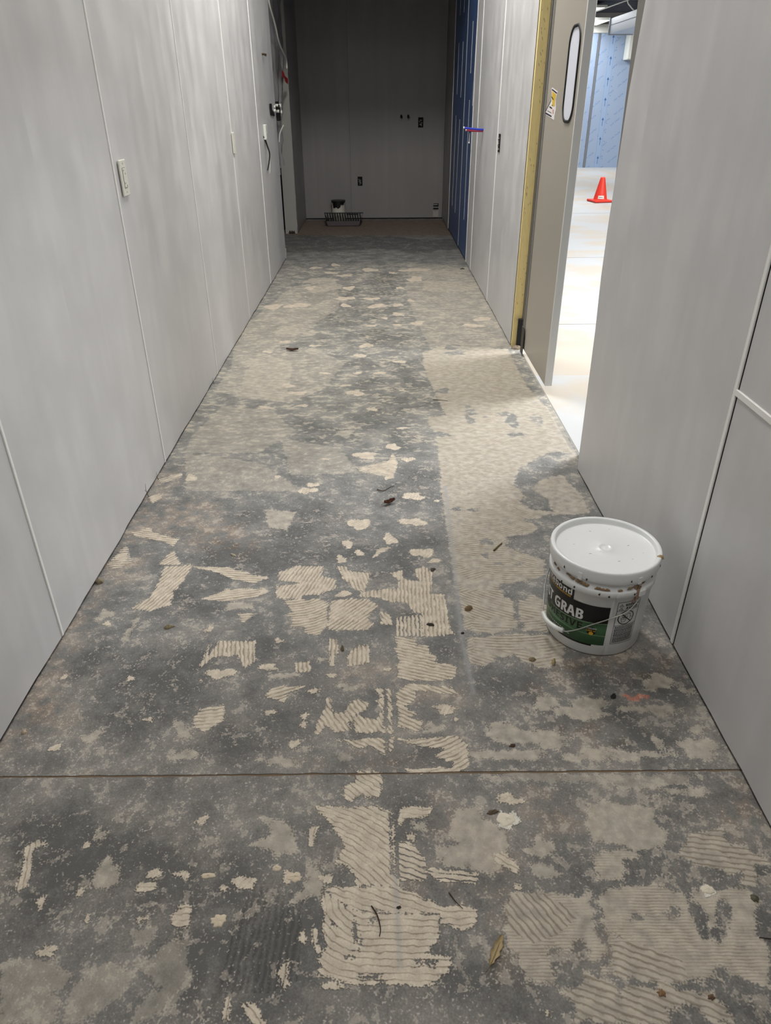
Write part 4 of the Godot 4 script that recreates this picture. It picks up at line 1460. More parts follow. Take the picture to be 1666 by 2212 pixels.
func build_bucket() -> void:
	var t := thing("adhesive_bucket", "white plastic bucket with snap lid and green and black label by the right wall", "bucket", Vector3(0.640, 0.0, -1.706))
	var plastic := mat(rgb(226, 228, 228), 0.38)
	plastic.subsurf_scatter_enabled = true
	plastic.subsurf_scatter_strength = 0.06
	var st := smooth(tool())
	lathe(st, PackedVector2Array([Vector2(0.0, 0.004), Vector2(0.120, 0.004), Vector2(0.126, 0.0), Vector2(0.1345, 0.0015), Vector2(0.1375, 0.006), Vector2(body_r(0.1), 0.1), Vector2(body_r(0.213), 0.213),
		Vector2(0.1468, 0.215), Vector2(0.1505, 0.218), Vector2(0.1508, 0.232), Vector2(0.1492, 0.2365), Vector2(0.1455, 0.238), Vector2(0.1452, 0.262), Vector2(0.143, 0.272)]), 96)
	part("pail", st, plastic, t)
	# lid: skirt, rounded rim, recessed disc with a moulded button
	st = smooth(tool())
	lathe(st, PackedVector2Array([Vector2(0.1462, 0.264), Vector2(0.1515, 0.2625), Vector2(0.1535, 0.266), Vector2(0.1542, 0.280), Vector2(0.1548, 0.2945), Vector2(0.1543, 0.2985), Vector2(0.1525, 0.3010), Vector2(0.1490, 0.3015), Vector2(0.1445, 0.3012), Vector2(0.1425, 0.3002), Vector2(0.1412, 0.2975),
		Vector2(0.1395, 0.2905), Vector2(0.1385, 0.2885), Vector2(0.1365, 0.2878), Vector2(0.06, 0.2872), Vector2(0.0215, 0.2872), Vector2(0.0195, 0.2884), Vector2(0.0165, 0.2886), Vector2(0.0140, 0.2868), Vector2(0.006, 0.2858), Vector2(0.003, 0.2868), Vector2(0.0, 0.287)]), 96)
	var lid := part("lid", st, mat(rgb(232, 235, 236), 0.3), t)
	# pull tabs on the lid skirt and the scuffs on top
	for deg in [-112.0, -40.0, 22.0, 88.0, 160.0]:
		st = tool()
		var a := deg_to_rad(deg)
		var xf := Transform3D(Basis(Vector3.UP, a), Vector3(sin(a) * 0.1545, 0.272, cos(a) * 0.1545))
		box(st, Vector3(-0.006, -0.010, -0.002), Vector3(0.006, 0.012, 0.0018), 0.001, xf)
		part("lid_tab", st, plastic, lid)
	var glue := mat(rgb(176, 152, 116), 0.7)
	var crust := mat(rgb(140, 116, 88), 0.9)
	st = smooth(tool())
	for q in [[0.02, 0.07, 0.004, 0.0012], [-0.05, 0.03, 0.005, 0.001], [-0.085, -0.02, 0.003, 0.001], [0.06, 0.06, 0.003, 0.0012], [0.07, -0.01, 0.004, 0.001], [-0.02, -0.09, 0.004, 0.001], [-0.1, -0.045, 0.002, 0.001], [0.1, 0.03, 0.0025, 0.001], [0.04, -0.1, 0.003, 0.001]]:
		lump(st, Vector3(q[0], 0.2873, q[1]), Vector3(q[2] * 0.8, q[3] * 0.7, q[2] * 0.3), int(q[2] * 4000))
	stuff(part("dried_specks", st, mat(rgb(186, 176, 156), 0.8), lid))
	# dried glue: a blob on the rim, a run under the lid and crusts in the groove
	st = smooth(tool())
	var rim := deg_to_rad(63.0)
	lump(st, Vector3(sin(rim) * 0.149, 0.2995, cos(rim) * 0.149), Vector3(0.009, 0.005, 0.006), 3)
	lump(st, Vector3(sin(rim + 0.03) * 0.155, 0.292, cos(rim + 0.03) * 0.155), Vector3(0.0045, 0.008, 0.005), 4)
	stuff(part("glue_blob", st, glue, lid))
	st = smooth(tool())
	for q in [[-56, 0.254, 0.007, 0.004], [-50, 0.2505, 0.012, 0.006], [-42, 0.249, 0.010, 0.007], [-36, 0.247, 0.012, 0.008], [-33, 0.246, 0.008, 0.006], [-20, 0.2445, 0.010, 0.006], [-15, 0.243, 0.013, 0.005], [-10, 0.243, 0.008, 0.005], [3, 0.243, 0.007, 0.004], [14, 0.247, 0.010, 0.005], [21, 0.249, 0.010, 0.007], [26, 0.243, 0.009, 0.010], [24, 0.236, 0.010, 0.007], [29, 0.2545, 0.012, 0.004], [-80, 0.25, 0.008, 0.004], [-72, 0.247, 0.008, 0.005]]:
		var a := deg_to_rad(float(q[0]))
		var xf := Vector3(sin(a) * 0.1465, q[1], cos(a) * 0.1465)
		knob(st, xf, Vector3(q[2] * 0.9, q[3] * 0.75, 0.003), a, int(q[0]) + 100)
	stuff(part("glue_crust", st, crust, t))
	st = smooth(tool())
	for q in [[25, 0.228, 0.009, 0.010], [25, 0.218, 0.008, 0.012], [24, 0.206, 0.006, 0.010], [22, 0.197, 0.004, 0.007]]:
		var a := deg_to_rad(float(q[0]))
		var rr := 0.149 if q[1] > 0.214 else body_r(q[1])
		knob(st, Vector3(sin(a) * rr, q[1], cos(a) * rr), Vector3(q[2], q[3], 0.0028), a, int(q[0]))
	stuff(part("glue_run", st, mat(rgb(150, 126, 106), 0.85), t))
	st = smooth(tool())
	for q in [[-60, 0.275], [-33, 0.268], [12, 0.276], [40, 0.268], [-45, 0.227], [-8, 0.224], [-62, 0.222], [64, 0.27], [20, 0.226], [-18, 0.228]]:
		var a := deg_to_rad(float(q[0]))
		var rr := 0.1538 if q[1] > 0.25 else 0.1508
		knob(st, Vector3(sin(a) * rr, q[1], cos(a) * rr), Vector3(0.0026, 0.004, 0.0016), a, int(q[0]) + 7)
	stuff(part("dark_specks", st, mat(rgb(58, 50, 40), 0.9), t))
	# label: black over green with a pale swoosh
	var im := Image.create(512, 256, false, Image.FORMAT_RGB8)
	for y in 256:
		for x in 512:
			var u := x / 511.0
			var v := y / 255.0
			var edge := 0.43 + 0.06 * (1.0 - u) + 0.10 * (1.0 - u) * (1.0 - u)
			var c := rgb(12, 13, 13)
			if v > edge:
				var g := (v - edge) / 0.5
				c = rgb(74, 112, 76).lerp(rgb(44, 76, 48), clampf(absf(g - 0.35) * 1.6, 0, 1))
			var sw := 0.66 + 0.14 * u - 0.05 * u * u
			if absf(v - sw) < 0.012:
				c = c.lerp(rgb(126, 158, 120), 0.7)
			if absf(v - edge) < 0.01:
				c = rgb(120, 150, 118)
			im.set_pixel(x, y, c)
	st = smooth(tool())
	wrap_quad(st, -141.0, -3.0, 0.042, 0.181, 0.0006)
	var lm := mat(Color.WHITE, 0.35)
	lm.albedo_texture = tex(im)
	var label := part("label", st, lm, t)
	var white := mat(rgb(222, 222, 220), 0.4)
	var black := mat(rgb(14, 14, 14), 0.4)
	var yellow := mat(rgb(214, 168, 52), 0.4)
	st = tool()
	wrap_quad(st, -141.0, -45.0, 0.18, 0.2145, 0.0006)
	part("label_border", st, black, label)
	st = tool()
	wrap_quad(st, -141.0, -17.0, 0.036, 0.0425, 0.0006)
	part("label_border", st, black, label)
	st = tool()
	wrap_text_between(st, "Titebond", -97.0, -47.5, 0.191, 0.2115, 0.0012)
	part("brand_name", st, white, label)
	st = tool()
	wrap_text_between(st, "THE PRO'S ADVANTAGE", -95.0, -48.5, 0.183, 0.1895, 0.0012)
	part("slogan", st, yellow, label)
	st = tool()
	wrap_text_between(st, "FAST GRAB", -112.0, -31.5, 0.1225, 0.1575, 0.0012)
	for q in [0.35, -0.35]:
		wrap_text_between(st, "FAST GRAB", -112.0 + q, -31.5 + q, 0.1225, 0.1575, 0.00115)
	part("product_words", st, white, label)
	st = tool()
	wrap_text_between(st, "FRP ADHESIVE", -128.0, -30.5, 0.0885, 0.1125, 0.0012)
	part("product_words", st, black, label)
	# round badge
	st = tool()
	badge(st, -19.5, 0.0915, 0.0135, 0.0010)
	part("badge", st, black, label)
	st = tool()
	badge(st, -19.5, 0.0825, 0.0062, 0.0014)
	part("badge", st, yellow, label)
	st = tool()
	wrap_text_between(st, "COMPLIANT", -25.2, -13.8, 0.0985, 0.1025, 0.0016)
	part("badge_words", st, white, label)
	st = tool()
	wrap_text_between(st, "LEED v4", -25.0, -14.5, 0.0895, 0.0958, 0.0016)
	part("badge_words", st, yellow, label)
	st = tool()
	for q in [[-84, -52, 0.0625], [-70, -44, 0.0545]]:
		for k in 9:
			var d: float = lerpf(q[0], q[1], k / 9.0)
			wrap_quad(st, d, d + 2.2, q[2], q[2] + 0.0028, 0.0012)
	stuff(part("small_print", st, mat(rgb(206, 208, 204), 0.5), label))
	# warning panel
	st = tool()
	for q in [[4.5, 0.048, 4.5, 0.198], [33, 0.046, 33, 0.2], [4.5, 0.198, 33, 0.2], [4.5, 0.048, 33, 0.046], [4.5, 0.168, 33, 0.170], [4.5, 0.115, 33, 0.115]]:
		wrap_line(st, Vector2(q[0], q[1]), Vector2(q[2], q[3]), 0.0012, 0.0008)
	for h in [0.1835, 0.1715]:
		for e in [[6.5, 0.0, 9.0, 0.009], [9.0, 0.009, 11.5, 0.0], [6.5, 0.0, 11.5, 0.0]]:
			wrap_line(st, Vector2(e[0], h + e[1]), Vector2(e[2], h + e[3]), 0.001, 0.0008)
		wrap_line(st, Vector2(9, h + 0.002), Vector2(9, h + 0.006), 0.0012, 0.0008)
	# struck-out circle over a child at a bucket
	for k in 28:
		var a := TAU * k / 28
		var b := TAU * (k + 1) / 28
		wrap_line(st, Vector2(17.5 + cos(a) * 9.8, 0.142 + sin(a) * 0.0235), Vector2(17.5 + cos(b) * 9.8, 0.142 + sin(b) * 0.0235), 0.0026, 0.0009)
	wrap_line(st, Vector2(10.6, 0.158), Vector2(24.4, 0.126), 0.0026, 0.0009)
	for q in [[11.5, 0.141, 12.3, 0.127], [12.3, 0.127, 17.0, 0.127], [17.0, 0.127, 17.8, 0.141], [11.0, 0.141, 18.2, 0.141], [15.0, 0.141, 16.5, 0.152], [16.5, 0.152, 21.0, 0.156], [21.0, 0.156, 23.0, 0.150], [23.0, 0.150, 23.0, 0.136], [19.0, 0.148, 19.0, 0.141], [12.6, 0.136, 16.5, 0.136], [23.0, 0.144, 25.5, 0.141]]:
		wrap_line(st, Vector2(q[0], q[1]), Vector2(q[2], q[3]), 0.0012, 0.0009)
	for k in 12:
		var a := TAU * k / 12
		var b := TAU * (k + 1) / 12
		wrap_line(st, Vector2(14.3 + cos(a) * 1.8, 0.1475 + sin(a) * 0.0042), Vector2(14.3 + cos(b) * 1.8, 0.1475 + sin(b) * 0.0042), 0.0012, 0.0009)
	# fine print, too small to read
	var r := RandomNumberGenerator.new()
	r.seed = 9
	for row in 17:
		var d := 6.0
		var h := 0.110 - row * 0.0036
		while d < 31.0:
			var l := r.randf_range(0.8, 2.6)
			wrap_quad(st, d, minf(d + l, 31.4), h, h + (0.0019 if row not in [4, 9, 13] else 0.0024), 0.0008)
			d += l + 0.5
	part("warning_panel", st, black, t)
	st = tool()
	wrap_text_between(st, "WARNING", 13.5, 31.0, 0.184, 0.1925, 0.0009)
	wrap_text_between(st, "AVISO", 14.5, 30.0, 0.1725, 0.1805, 0.0009)
	part("warning_words", st, black, t)
	# wire handle hanging in front, with its white grip
	var wire := []
	for q in [[30, 0.222, 0.0045], [27, 0.205, 0.007], [15, 0.170, 0.008], [-4, 0.1445, 0.006], [-20, 0.118, 0.005], [-33, 0.090, 0.006], [-43, 0.072, 0.010], [-48, 0.067, 0.014], [-60, 0.062, 0.017], [-75, 0.058, 0.018], [-86, 0.060, 0.017], [-92, 0.066, 0.014], [-100, 0.083, 0.012], [-115, 0.122, 0.013], [-130, 0.168, 0.012], [-144, 0.205, 0.008], [-150, 0.222, 0.0045]]:
		wire.append(on_body(q[0], q[1], q[2]))
	st = smooth(tool())
	tube(st, smooth_path(wire, 5), 0.0017, 8)
	var bail := part("handle_wire", st, mat(rgb(196, 196, 192), 0.3, 0.75), t)
	st = smooth(tool())
	tube(st, smooth_path([on_body(-49, 0.0665, 0.0145), on_body(-60, 0.062, 0.017), on_body(-75, 0.058, 0.018), on_body(-87, 0.0605, 0.0165)], 5), 0.0074, 14)
	part("handle_grip", st, mat(rgb(214, 216, 214), 0.35), bail)
	for deg in [30.0, -150.0]:
		st = tool()
		var a := deg_to_rad(deg)
		box(st, Vector3(-0.012, -0.010, -0.003), Vector3(0.012, 0.010, 0.004), 0.002, Transform3D(Basis(Vector3.UP, a), Vector3(sin(a) * 0.1505, 0.224, cos(a) * 0.1505)))
		part("handle_ear", st, plastic, t)

func badge(st: SurfaceTool, deg: float, h: float, r: float, lift: float) -> void:
	var k := 57.2958 / body_r(h)
	for i in 24:
		var a := TAU * i / 24
		var b := TAU * (i + 1) / 24
		var pa := on_body(deg + cos(a) * r * k, h + sin(a) * r, lift)
		var pb := on_body(deg + cos(b) * r * k, h + sin(b) * r, lift)
		tri(st, on_body(deg, h, lift), pa, pb)

func knob(st: SurfaceTool, at: Vector3, r: Vector3, turn: float, sd: int) -> void:
	# a small ragged blob stuck on an upright face that looks along turn
	var n := noise(1.6, 2, sd)
	var b := Basis(Vector3.UP, turn)
	var pt := func(i: int, k: int) -> Vector3:
		var a := TAU * (k % 12) / 12
		var e := PI / 2 * i / 4.0
		var w := 1.0 + 0.7 * n.get_noise_2d(cos(a) * 1.5, sin(a) * 1.5)
		return at + b * Vector3(cos(a) * cos(e) * r.x * w, sin(a) * cos(e) * r.y * w, sin(e) * r.z)
	for i in 4:
		for k in 12:
			quad(st, pt.call(i, k), pt.call(i, k + 1), pt.call(i + 1, k + 1), pt.call(i + 1, k))

# ------------------------------------------------------------------ fittings on the walls
func plate(t: Node3D, half: Vector2, rocker: Vector2, m: Material) -> void:
	# stands on the wall, faces +x in its own axes
	var st := tool()
	box(st, Vector3(0, -half.y, -half.x), Vector3(0.0065, half.y, half.x), 0.0025)
	part("plate", st, m, t)
	if rocker.x > 0:
		st = tool()
		box(st, Vector3(0.0062, -rocker.y, -rocker.x), Vector3(0.0068, rocker.y, rocker.x))
		part("recess", st, mat(rgb(70, 70, 66), 0.8), t)
		st = tool()
		box(st, Vector3(0.006, -rocker.y + 0.0016, -rocker.x + 0.0016), Vector3(0.0088, rocker.y - 0.0016, rocker.x - 0.0016), 0.0012)
		part("rocker", st, m, t)
		st = tool()
		for q in [[0.026, 0.009], [0.014, -0.008], [-0.018, 0.009], [-0.027, -0.008]]:
			box(st, Vector3(0.0084, q[0] - 0.003, q[1] - 0.0018), Vector3(0.0094, q[0] + 0.003, q[1] + 0.0018), 0.0004)
		stuff(part("rocker_mark", st, mat(rgb(84, 84, 80), 0.7), t))
	for y in [half.y * 0.79, -half.y * 0.79]:
		st = smooth(tool())
		knob(st, Vector3(0.0064, y, 0), Vector3(0.0035, 0.0035, 0.001), PI / 2, 3)
		part("screw", st, mat(rgb(150, 150, 144), 0.5), t)

func build_wall_fittings() -> void:
	var cream := mat(rgb(222, 222, 212), 0.35)
	var t := thing("light_switch", "white rocker light switch plate on the left wall, the large one nearest the viewer", "switch", Vector3(XL + 0.003, 1.155, -2.943))
	plate(t, Vector2(0.0375, 0.0615), Vector2(0.017, 0.0345), cream)
	t = thing("light_switch", "white wall plate over a panel seam on the left wall, small, about halfway along", "switch", Vector3(XL + 0.003, 1.166, -5.278))
	plate(t, Vector2(0.038, 0.062), Vector2.ZERO, cream)
	# open box with a dangling cable
	t = thing("junction_box", "small bright white unfinished box high on the left wall with a black cable below it", "box", Vector3(XL, 1.18, -6.75))
	var st := tool()
	box(st, Vector3(0.0, -0.056, -0.045), Vector3(0.022, 0.056, 0.03), 0.003)
	part("box_body", st, M.white, t)
	st = tool()
	box(st, Vector3(0.0215, -0.046, -0.03), Vector3(0.024, -0.01, 0.018), 0.001)
	part("box_cover", st, mat(rgb(196, 196, 190), 0.5), t)
	st = smooth(tool())
	tube(st, smooth_path([Vector3(-0.972, 1.15, -6.70), Vector3(-0.962, 1.13, -6.74), Vector3(-0.946, 1.074, -6.75), Vector3(-0.932, 1.018, -6.75), Vector3(-0.944, 0.948, -6.75), Vector3(-0.960, 0.89, -6.74)], 6), 0.0075, 8, 0.6)
	tag(part("black_cable", st, M.black, self), "short curved black cable hanging out of the left wall below the white box", "cable")
	st = smooth(tool())
	tube(st, smooth_path([Vector3(-0.964, 1.12, -6.76), Vector3(-0.952, 1.02, -6.77), Vector3(-0.938, 0.955, -6.77), Vector3(-0.944, 0.865, -6.76)], 6), 0.003, 6)
	tag(part("white_wire", st, M.white, self), "thin white wire dangling beside the curved black cable on the left wall", "wire")
	t = thing("wall_anchor", "small brown bolt end sticking out near the far end of the left wall, up high", "bolt", Vector3(XL, 1.742, -7.0))
	st = smooth(tool())
	tube(st, PackedVector3Array([Vector3(0, 0, 0), Vector3(0.02, 0, 0), Vector3(0.034, -0.003, -0.01)]), 0.008, 8)
	part("bolt_shank", st, mat(rgb(74, 58, 44), 0.8, 0.3), t)
	st = smooth(tool())
	tube(st, PackedVector3Array([Vector3(0.01, 0, -0.02), Vector3(0.02, -0.01, -0.09)]), 0.004, 6)
	part("bolt_wire", st, mat(rgb(120, 112, 100), 0.7), t)
	# latch hardware cut into the wall's far end
	t = thing("wall_latch", "black metal latch with white plastic caps let into the far end of the left wall", "latch", Vector3(XL, 1.33, -7.5))
	st = tool()
	prism(st, PackedVector2Array([Vector2(0.056, 0.30), Vector2(0.056, 0.18), Vector2(0.01, 0.18), Vector2(-0.02, 0.04), Vector2(-0.045, 0.03), Vector2(-0.032, 0.29)]), 0.0, 0.006, Transform3D(Basis(Vector3(0, 1, 0), Vector3(1, 0, 0), Vector3(0, 0, 1)), Vector3(0.004, 0, 0)))
	part("latch_plate", st, M.black, t)
	st = tool()
	box(st, Vector3(-0.045, -0.095, -0.66), Vector3(-0.018, 0.045, -0.52), 0.004)
	box(st, Vector3(-0.042, 0.045, -0.57), Vector3(-0.02, 0.072, -0.44), 0.003)
	part("latch_body", st, M.black, t)
	st = smooth(tool())
	for q in [[-0.018, 0.035, -0.64, 0.018], [-0.016, -0.02, -0.68, 0.017], [-0.02, -0.01, -0.47, 0.014], [0.0, 0.03, -0.05, 0.012], [0.004, 0.0, -0.02, 0.012], [-0.02, 0.04, -0.42, 0.012]]:
		st = smooth(tool())
		tube(st, PackedVector3Array([Vector3(q[0] - 0.02, q[1], q[2]), Vector3(q[0] + 0.012, q[1], q[2])]), q[3], 10)
		part("latch_cap", st, M.white, t)
	# plastic sheet stretched over the opening on the left, gathered towards the bottom
	t = thing("plastic_sheet", "crumpled translucent grey plastic sheet hung over the opening on the left", "sheet", Vector3(-1.02, 0, -8.45))
	st = smooth(tool())
	var n := noise(1.6, 3, 44)
	var pt := func(i: int, j: int) -> Vector3:
		var u := i / 28.0
		var v := j / 44.0
		var z := lerpf(0.70, -0.80, u)
		var bottom := lerpf(0.72, 1.42, u * u) + 0.05 * sin(u * 9.0)
		var y := lerpf(2.70, bottom, v)
		var gather := smoothstep(0.55, 1.0, v)
		var zz := lerpf(z, lerpf(z, 0.30, 0.55), gather)
		return Vector3(0.055 * n.get_noise_2d(z * 2.6, y * 0.9) + 0.012 * sin(z * 23.0 + y * 2.0) - 0.02, y, zz)
	for i in 28:
		for j in 44:
			quad(st, pt.call(i, j), pt.call(i, j + 1), pt.call(i + 1, j + 1), pt.call(i + 1, j))
	var sheet := mat(Color(0.56, 0.555, 0.56), 0.25)
	sheet.backlight_enabled = true
	sheet.backlight = Color(0.25, 0.25, 0.25)
	part("sheet_film", st, sheet, t)
	st = tool()
	var on := func(u: float, up: float) -> Vector3:
		var z := lerpf(-0.14, -0.62, u)
		var y := lerpf(1.652, 1.592, u) + up
		return Vector3(0.024 + 0.006 * sin(u * 7.0), y, z)
	for k in 10:
		quad(st, on.call(k / 10.0, -0.028), on.call((k + 1) / 10.0, -0.028), on.call((k + 1) / 10.0, 0.028), on.call(k / 10.0, 0.028))
	part("red_tape", st, mat(rgb(188, 30, 44), 0.5), t)
	st = smooth(tool())
	tube(st, smooth_path([Vector3(-1.0, 2.74, -7.78), Vector3(-0.985, 2.42, -7.79), Vector3(-0.985, 2.19, -7.82), Vector3(-0.975, 2.04, -8.06), Vector3(-0.97, 1.89, -8.30), Vector3(-0.962, 1.785, -8.72), Vector3(-0.965, 1.70, -8.80)], 6), 0.0095, 10)
	tag(part("white_cable", st, M.white, self), "thick white cable running down across the plastic sheet at the left opening", "cable")
	st = smooth(tool())
	tube(st, smooth_path([Vector3(-0.945, 1.20, -8.0), Vector3(-0.965, 1.17, -8.0), Vector3(-0.99, 1.12, -8.0), Vector3(-1.0, 1.05, -8.0)], 6), 0.006, 6)
	tag(part("white_wire", st, M.white, self), "short bent white wire end under the latch at the left opening", "wire")
	# right wall: capped water pipes and an open outlet box
	t = thing("pipe_stub", "blue water pipe end sticking out of the right wall", "pipe", Vector3(XR, 1.197, -6.57))
	st = smooth(tool())
	tube(st, smooth_path([Vector3(0.02, -0.003, 0), Vector3(-0.06, 0.001, 0), Vector3(-0.16, 0.012, 0)], 4), 0.0082, 12)
	part("pipe", st, mat(rgb(34, 54, 176), 0.3), t)
	st = smooth(tool())
	tube(st, PackedVector3Array([Vector3(-0.158, 0.0118, 0), Vector3(-0.168, 0.0135, 0)]), 0.0087, 12)
	part("pipe_cap", st, M.white, t)
	t = thing("pipe_stub", "red water pipe end just under the blue pipe on the right wall", "pipe", Vector3(XR, 1.184, -6.60))
	st = smooth(tool())
	tube(st, smooth_path([Vector3(0.02, 0.0, 0), Vector3(-0.06, 0.0, 0), Vector3(-0.14, 0.006, 0)], 4), 0.0072, 12)
	part("pipe", st, mat(rgb(150, 30, 60), 0.35), t)
	st = smooth(tool())
	tube(st, PackedVector3Array([Vector3(-0.138, 0.006, 0), Vector3(-0.144, 0.0065, 0)]), 0.0076, 12)
	part("pipe_cap", st, M.white, t)
	t = thing("pull_cord", "thin white cord with a small bead hanging from the red pipe", "cord", Vector3(0.742, 1.17, -6.59))
	st = smooth(tool())
	tube(st, smooth_path([Vector3(0.004, 0, 0), Vector3(0.002, -0.03, 0), Vector3(0, -0.066, 0)], 4), 0.002, 6)
	part("cord", st, M.white, t)
	st = smooth(tool())
	lathe(st, PackedVector2Array([Vector2(0, -0.078), Vector2(0.005, -0.075), Vector2(0.0062, -0.07), Vector2(0.004, -0.064), Vector2(0, -0.063)]), 12)
	part("bead", st, M.white, t)
	outlet(Vector3(XR - 0.0005, 1.139, -5.655), -PI / 2, Vector2(0.034, 0.056), "narrow open outlet box in the right wall, seen edge on beyond the doorway", 4)
	outlet(Vector3(0.539, 1.16, -10.4495), 0.0, Vector2(0.031, 0.056), "open black outlet box high on the dark back wall, right of two pipe ends", 6)
	outlet(Vector3(-0.261, 0.473, -10.4495), 0.0, Vector2(0.030, 0.054), "open black outlet box low on the dark back wall above the grate", 8)

func outlet(at: Vector3, turn: float, half: Vector2, label: String, sd: int) -> void:
	var t := thing("outlet_box", label, "outlet", at)
	t.rotation.y = turn
	var st := tool()
	# rim and hollow, facing +z
	box(st, Vector3(-half.x, -half.y, -0.004), Vector3(half.x, half.y, 0.0015), 0.001)
	part("box_hollow", st, mat(rgb(14, 13, 12), 0.9), t)
	st = tool()
	for q in [[-1, 0], [1, 0]]:
		box(st, Vector3(q[0] * half.x - 0.002, -half.y, 0.0), Vector3(q[0] * half.x + 0.002, half.y, 0.004), 0.0008)
	for q in [-1, 1]:
		box(st, Vector3(-half.x, q * half.y - 0.002, 0.0), Vector3(half.x, q * half.y + 0.002, 0.004), 0.0008)
	part("box_rim", st, mat(rgb(30, 28, 27), 0.7), t)
	var r := RandomNumberGenerator.new()
	r.seed = sd
	st = smooth(tool())
	for k in 5:
		var p := []
		for i in 4:
			p.append(Vector3(r.randf_range(-0.6, 0.6) * half.x, lerpf(-0.75, 0.8, (k + i * 0.35) / 6.0) * half.y, 0.004 + r.randf_range(0, 0.006)))
		tube(st, smooth_path(p, 4), 0.0032, 6)
	stuff(part("wire_ends", st, mat(rgb(150, 147, 142), 0.6), t))

# ------------------------------------------------------------------ at the dark end
func build_far_things() -> void:
	for q in [[0.287, "left of two dark pipe ends on the dark back wall"], [0.376, "right of two dark pipe ends on the dark back wall, nearer the outlet box"]]:
		var t := thing("pipe_stub", q[1], "pipe", Vector3(q[0], 1.238, -10.45))
		var st := smooth(tool())
		tube(st, PackedVector3Array([Vector3(0, 0, -0.01), Vector3(0, -0.004, 0.05)]), 0.0125, 12)
		part("pipe", st, M.black, t)
		st = smooth(tool())
		tube(st, PackedVector3Array([Vector3(0, -0.004, 0.05), Vector3(0.001, -0.022, 0.062)]), 0.014, 12)
		part("pipe_elbow", st, M.black, t)
	# board marks printed on the back wall sheet
	var b := thing("wall_sticker", "black and white printed sticker low in the right corner of the back wall", "sticker", Vector3(0.766, 0.1, -10.449))
	var st := tool()
	box(st, Vector3(-0.036, -0.09, -0.001), Vector3(0.036, 0.093, 0.0006))
	part("sticker_paper", st, mat(rgb(176, 172, 170), 0.6), b)
	for q in [[-0.036, 0.083, 0.036, 0.093], [0.024, 0.05, 0.036, 0.083], [-0.036, 0.05, 0.036, 0.073], [-0.036, 0.015, 0.036, 0.04], [-0.024, 0.002, 0.022, 0.006], [-0.036, -0.09, 0.036, -0.082]]:
		st = tool()
		box(st, Vector3(q[0], q[1], 0.0), Vector3(q[2], q[3], 0.0012))
		part("sticker_print", st, mat(rgb(18, 17, 18), 0.6), b)
	# white drum with a torn black top
	var t := thing("plastic_drum", "white cylinder with black residue torn down from its rim, against the back wall", "drum", Vector3(-0.556, 0, -10.335))
	st = smooth(tool())
	lathe(st, PackedVector2Array([Vector2(0, 0.003), Vector2(0.078, 0.003), Vector2(0.084, 0.0), Vector2(0.0855, 0.006), Vector2(0.0865, 0.098), Vector2(0.0885, 0.1), Vector2(0.0885, 0.106), Vector2(0.087, 0.108), Vector2(0.088, 0.238), Vector2(0.0895, 0.242), Vector2(0.084, 0.243), Vector2(0.083, 0.236), Vector2(0.081, 0.06), Vector2(0, 0.06)]), 48)
	part("drum_body", st, mat(rgb(206, 204, 192), 0.5), t)
	st = smooth(tool())
	for k in 40:
		var f := func(i: int) -> float:
			var d := float(i) * 9.0 - 180.0
			var a := absf(d + 12.0)
			if a < 34: return 0.155 + 0.018 * absf(sin(d * 0.08))
			if d > 22 and d < 56: return 0.198 + 0.01 * sin(d * 0.3)
			return 0.225
		var a0 := deg_to_rad(k * 9.0 - 180.0)
		var a1 := deg_to_rad((k + 1) * 9.0 - 180.0)
		var p := func(a: float, h: float) -> Vector3: return Vector3(sin(a) * 0.0902, h, cos(a) * 0.0902)
		quad(st, p.call(a0, f.call(k)), p.call(a1, f.call(k + 1)), p.call(a1, 0.240), p.call(a0, 0.240))
	part("torn_residue", st, M.black, t)
	st = smooth(tool())
	lathe(st, PackedVector2Array([Vector2(0.0902, 0.238), Vector2(0.097, 0.244), Vector2(0.096, 0.252), Vector2(0.085, 0.255), Vector2(0.0, 0.252)]), 40)
	part("drum_top", st, mat(rgb(40, 40, 42), 0.5), t)
	# slotted metal tray in front of it
	t = thing("slotted_tray", "dark metal tray with flared slotted sides on the floor at the back wall", "tray", Vector3(-0.475, 0, -9.98))
	var grey := mat(rgb(126, 122, 124), 0.55, 0.2)
	var dark := mat(rgb(34, 36, 38), 0.55, 0.3)
	st = tool()
	box(st, Vector3(-0.2, 0.006, -0.17), Vector3(0.2, 0.011, 0.165), 0.002)
	part("tray_floor", st, dark, t)
	# front wall leans out
	st = tool()
	for s in [0.0, 0.004]:
		quad(st, Vector3(-0.2, 0.006, 0.165 + s), Vector3(0.205, 0.006, 0.165 + s), Vector3(0.225, 0.066, 0.195 + s), Vector3(-0.215, 0.066, 0.195 + s))
	part("tray_front", st, grey, t)
	st = tool()
	for s in [0.0, 0.004]:
		quad(st, Vector3(0.205 + s, 0.006, 0.165), Vector3(0.205 + s, 0.006, -0.17), Vector3(0.25 + s, 0.115, -0.2), Vector3(0.225 + s, 0.07, 0.195))
	part("tray_side", st, grey, t)
	st = tool()
	for s in [0.0, 0.004]:
		quad(st, Vector3(-0.2 - s, 0.006, -0.17), Vector3(-0.2 - s, 0.006, 0.165), Vector3(-0.215 - s, 0.066, 0.195), Vector3(-0.26 - s, 0.115, -0.2))
	part("tray_side", st, dark, t)
	for k in 14:
		st = tool()
		var x := lerpf(-0.2, 0.2, k / 13.0)
		var xf := Transform3D(Basis(Vector3(0, 0, 1), 0.16), Vector3(x * 1.08, 0.06, -0.184))
		box(st, Vector3(-0.008, -0.055, -0.003), Vector3(0.008, 0.05, 0.003), 0.001, xf)
		part("slat", st, dark, t)
	st = tool()
	box(st, Vector3(-0.265, 0.108, -0.206), Vector3(0.255, 0.118, -0.194), 0.002)
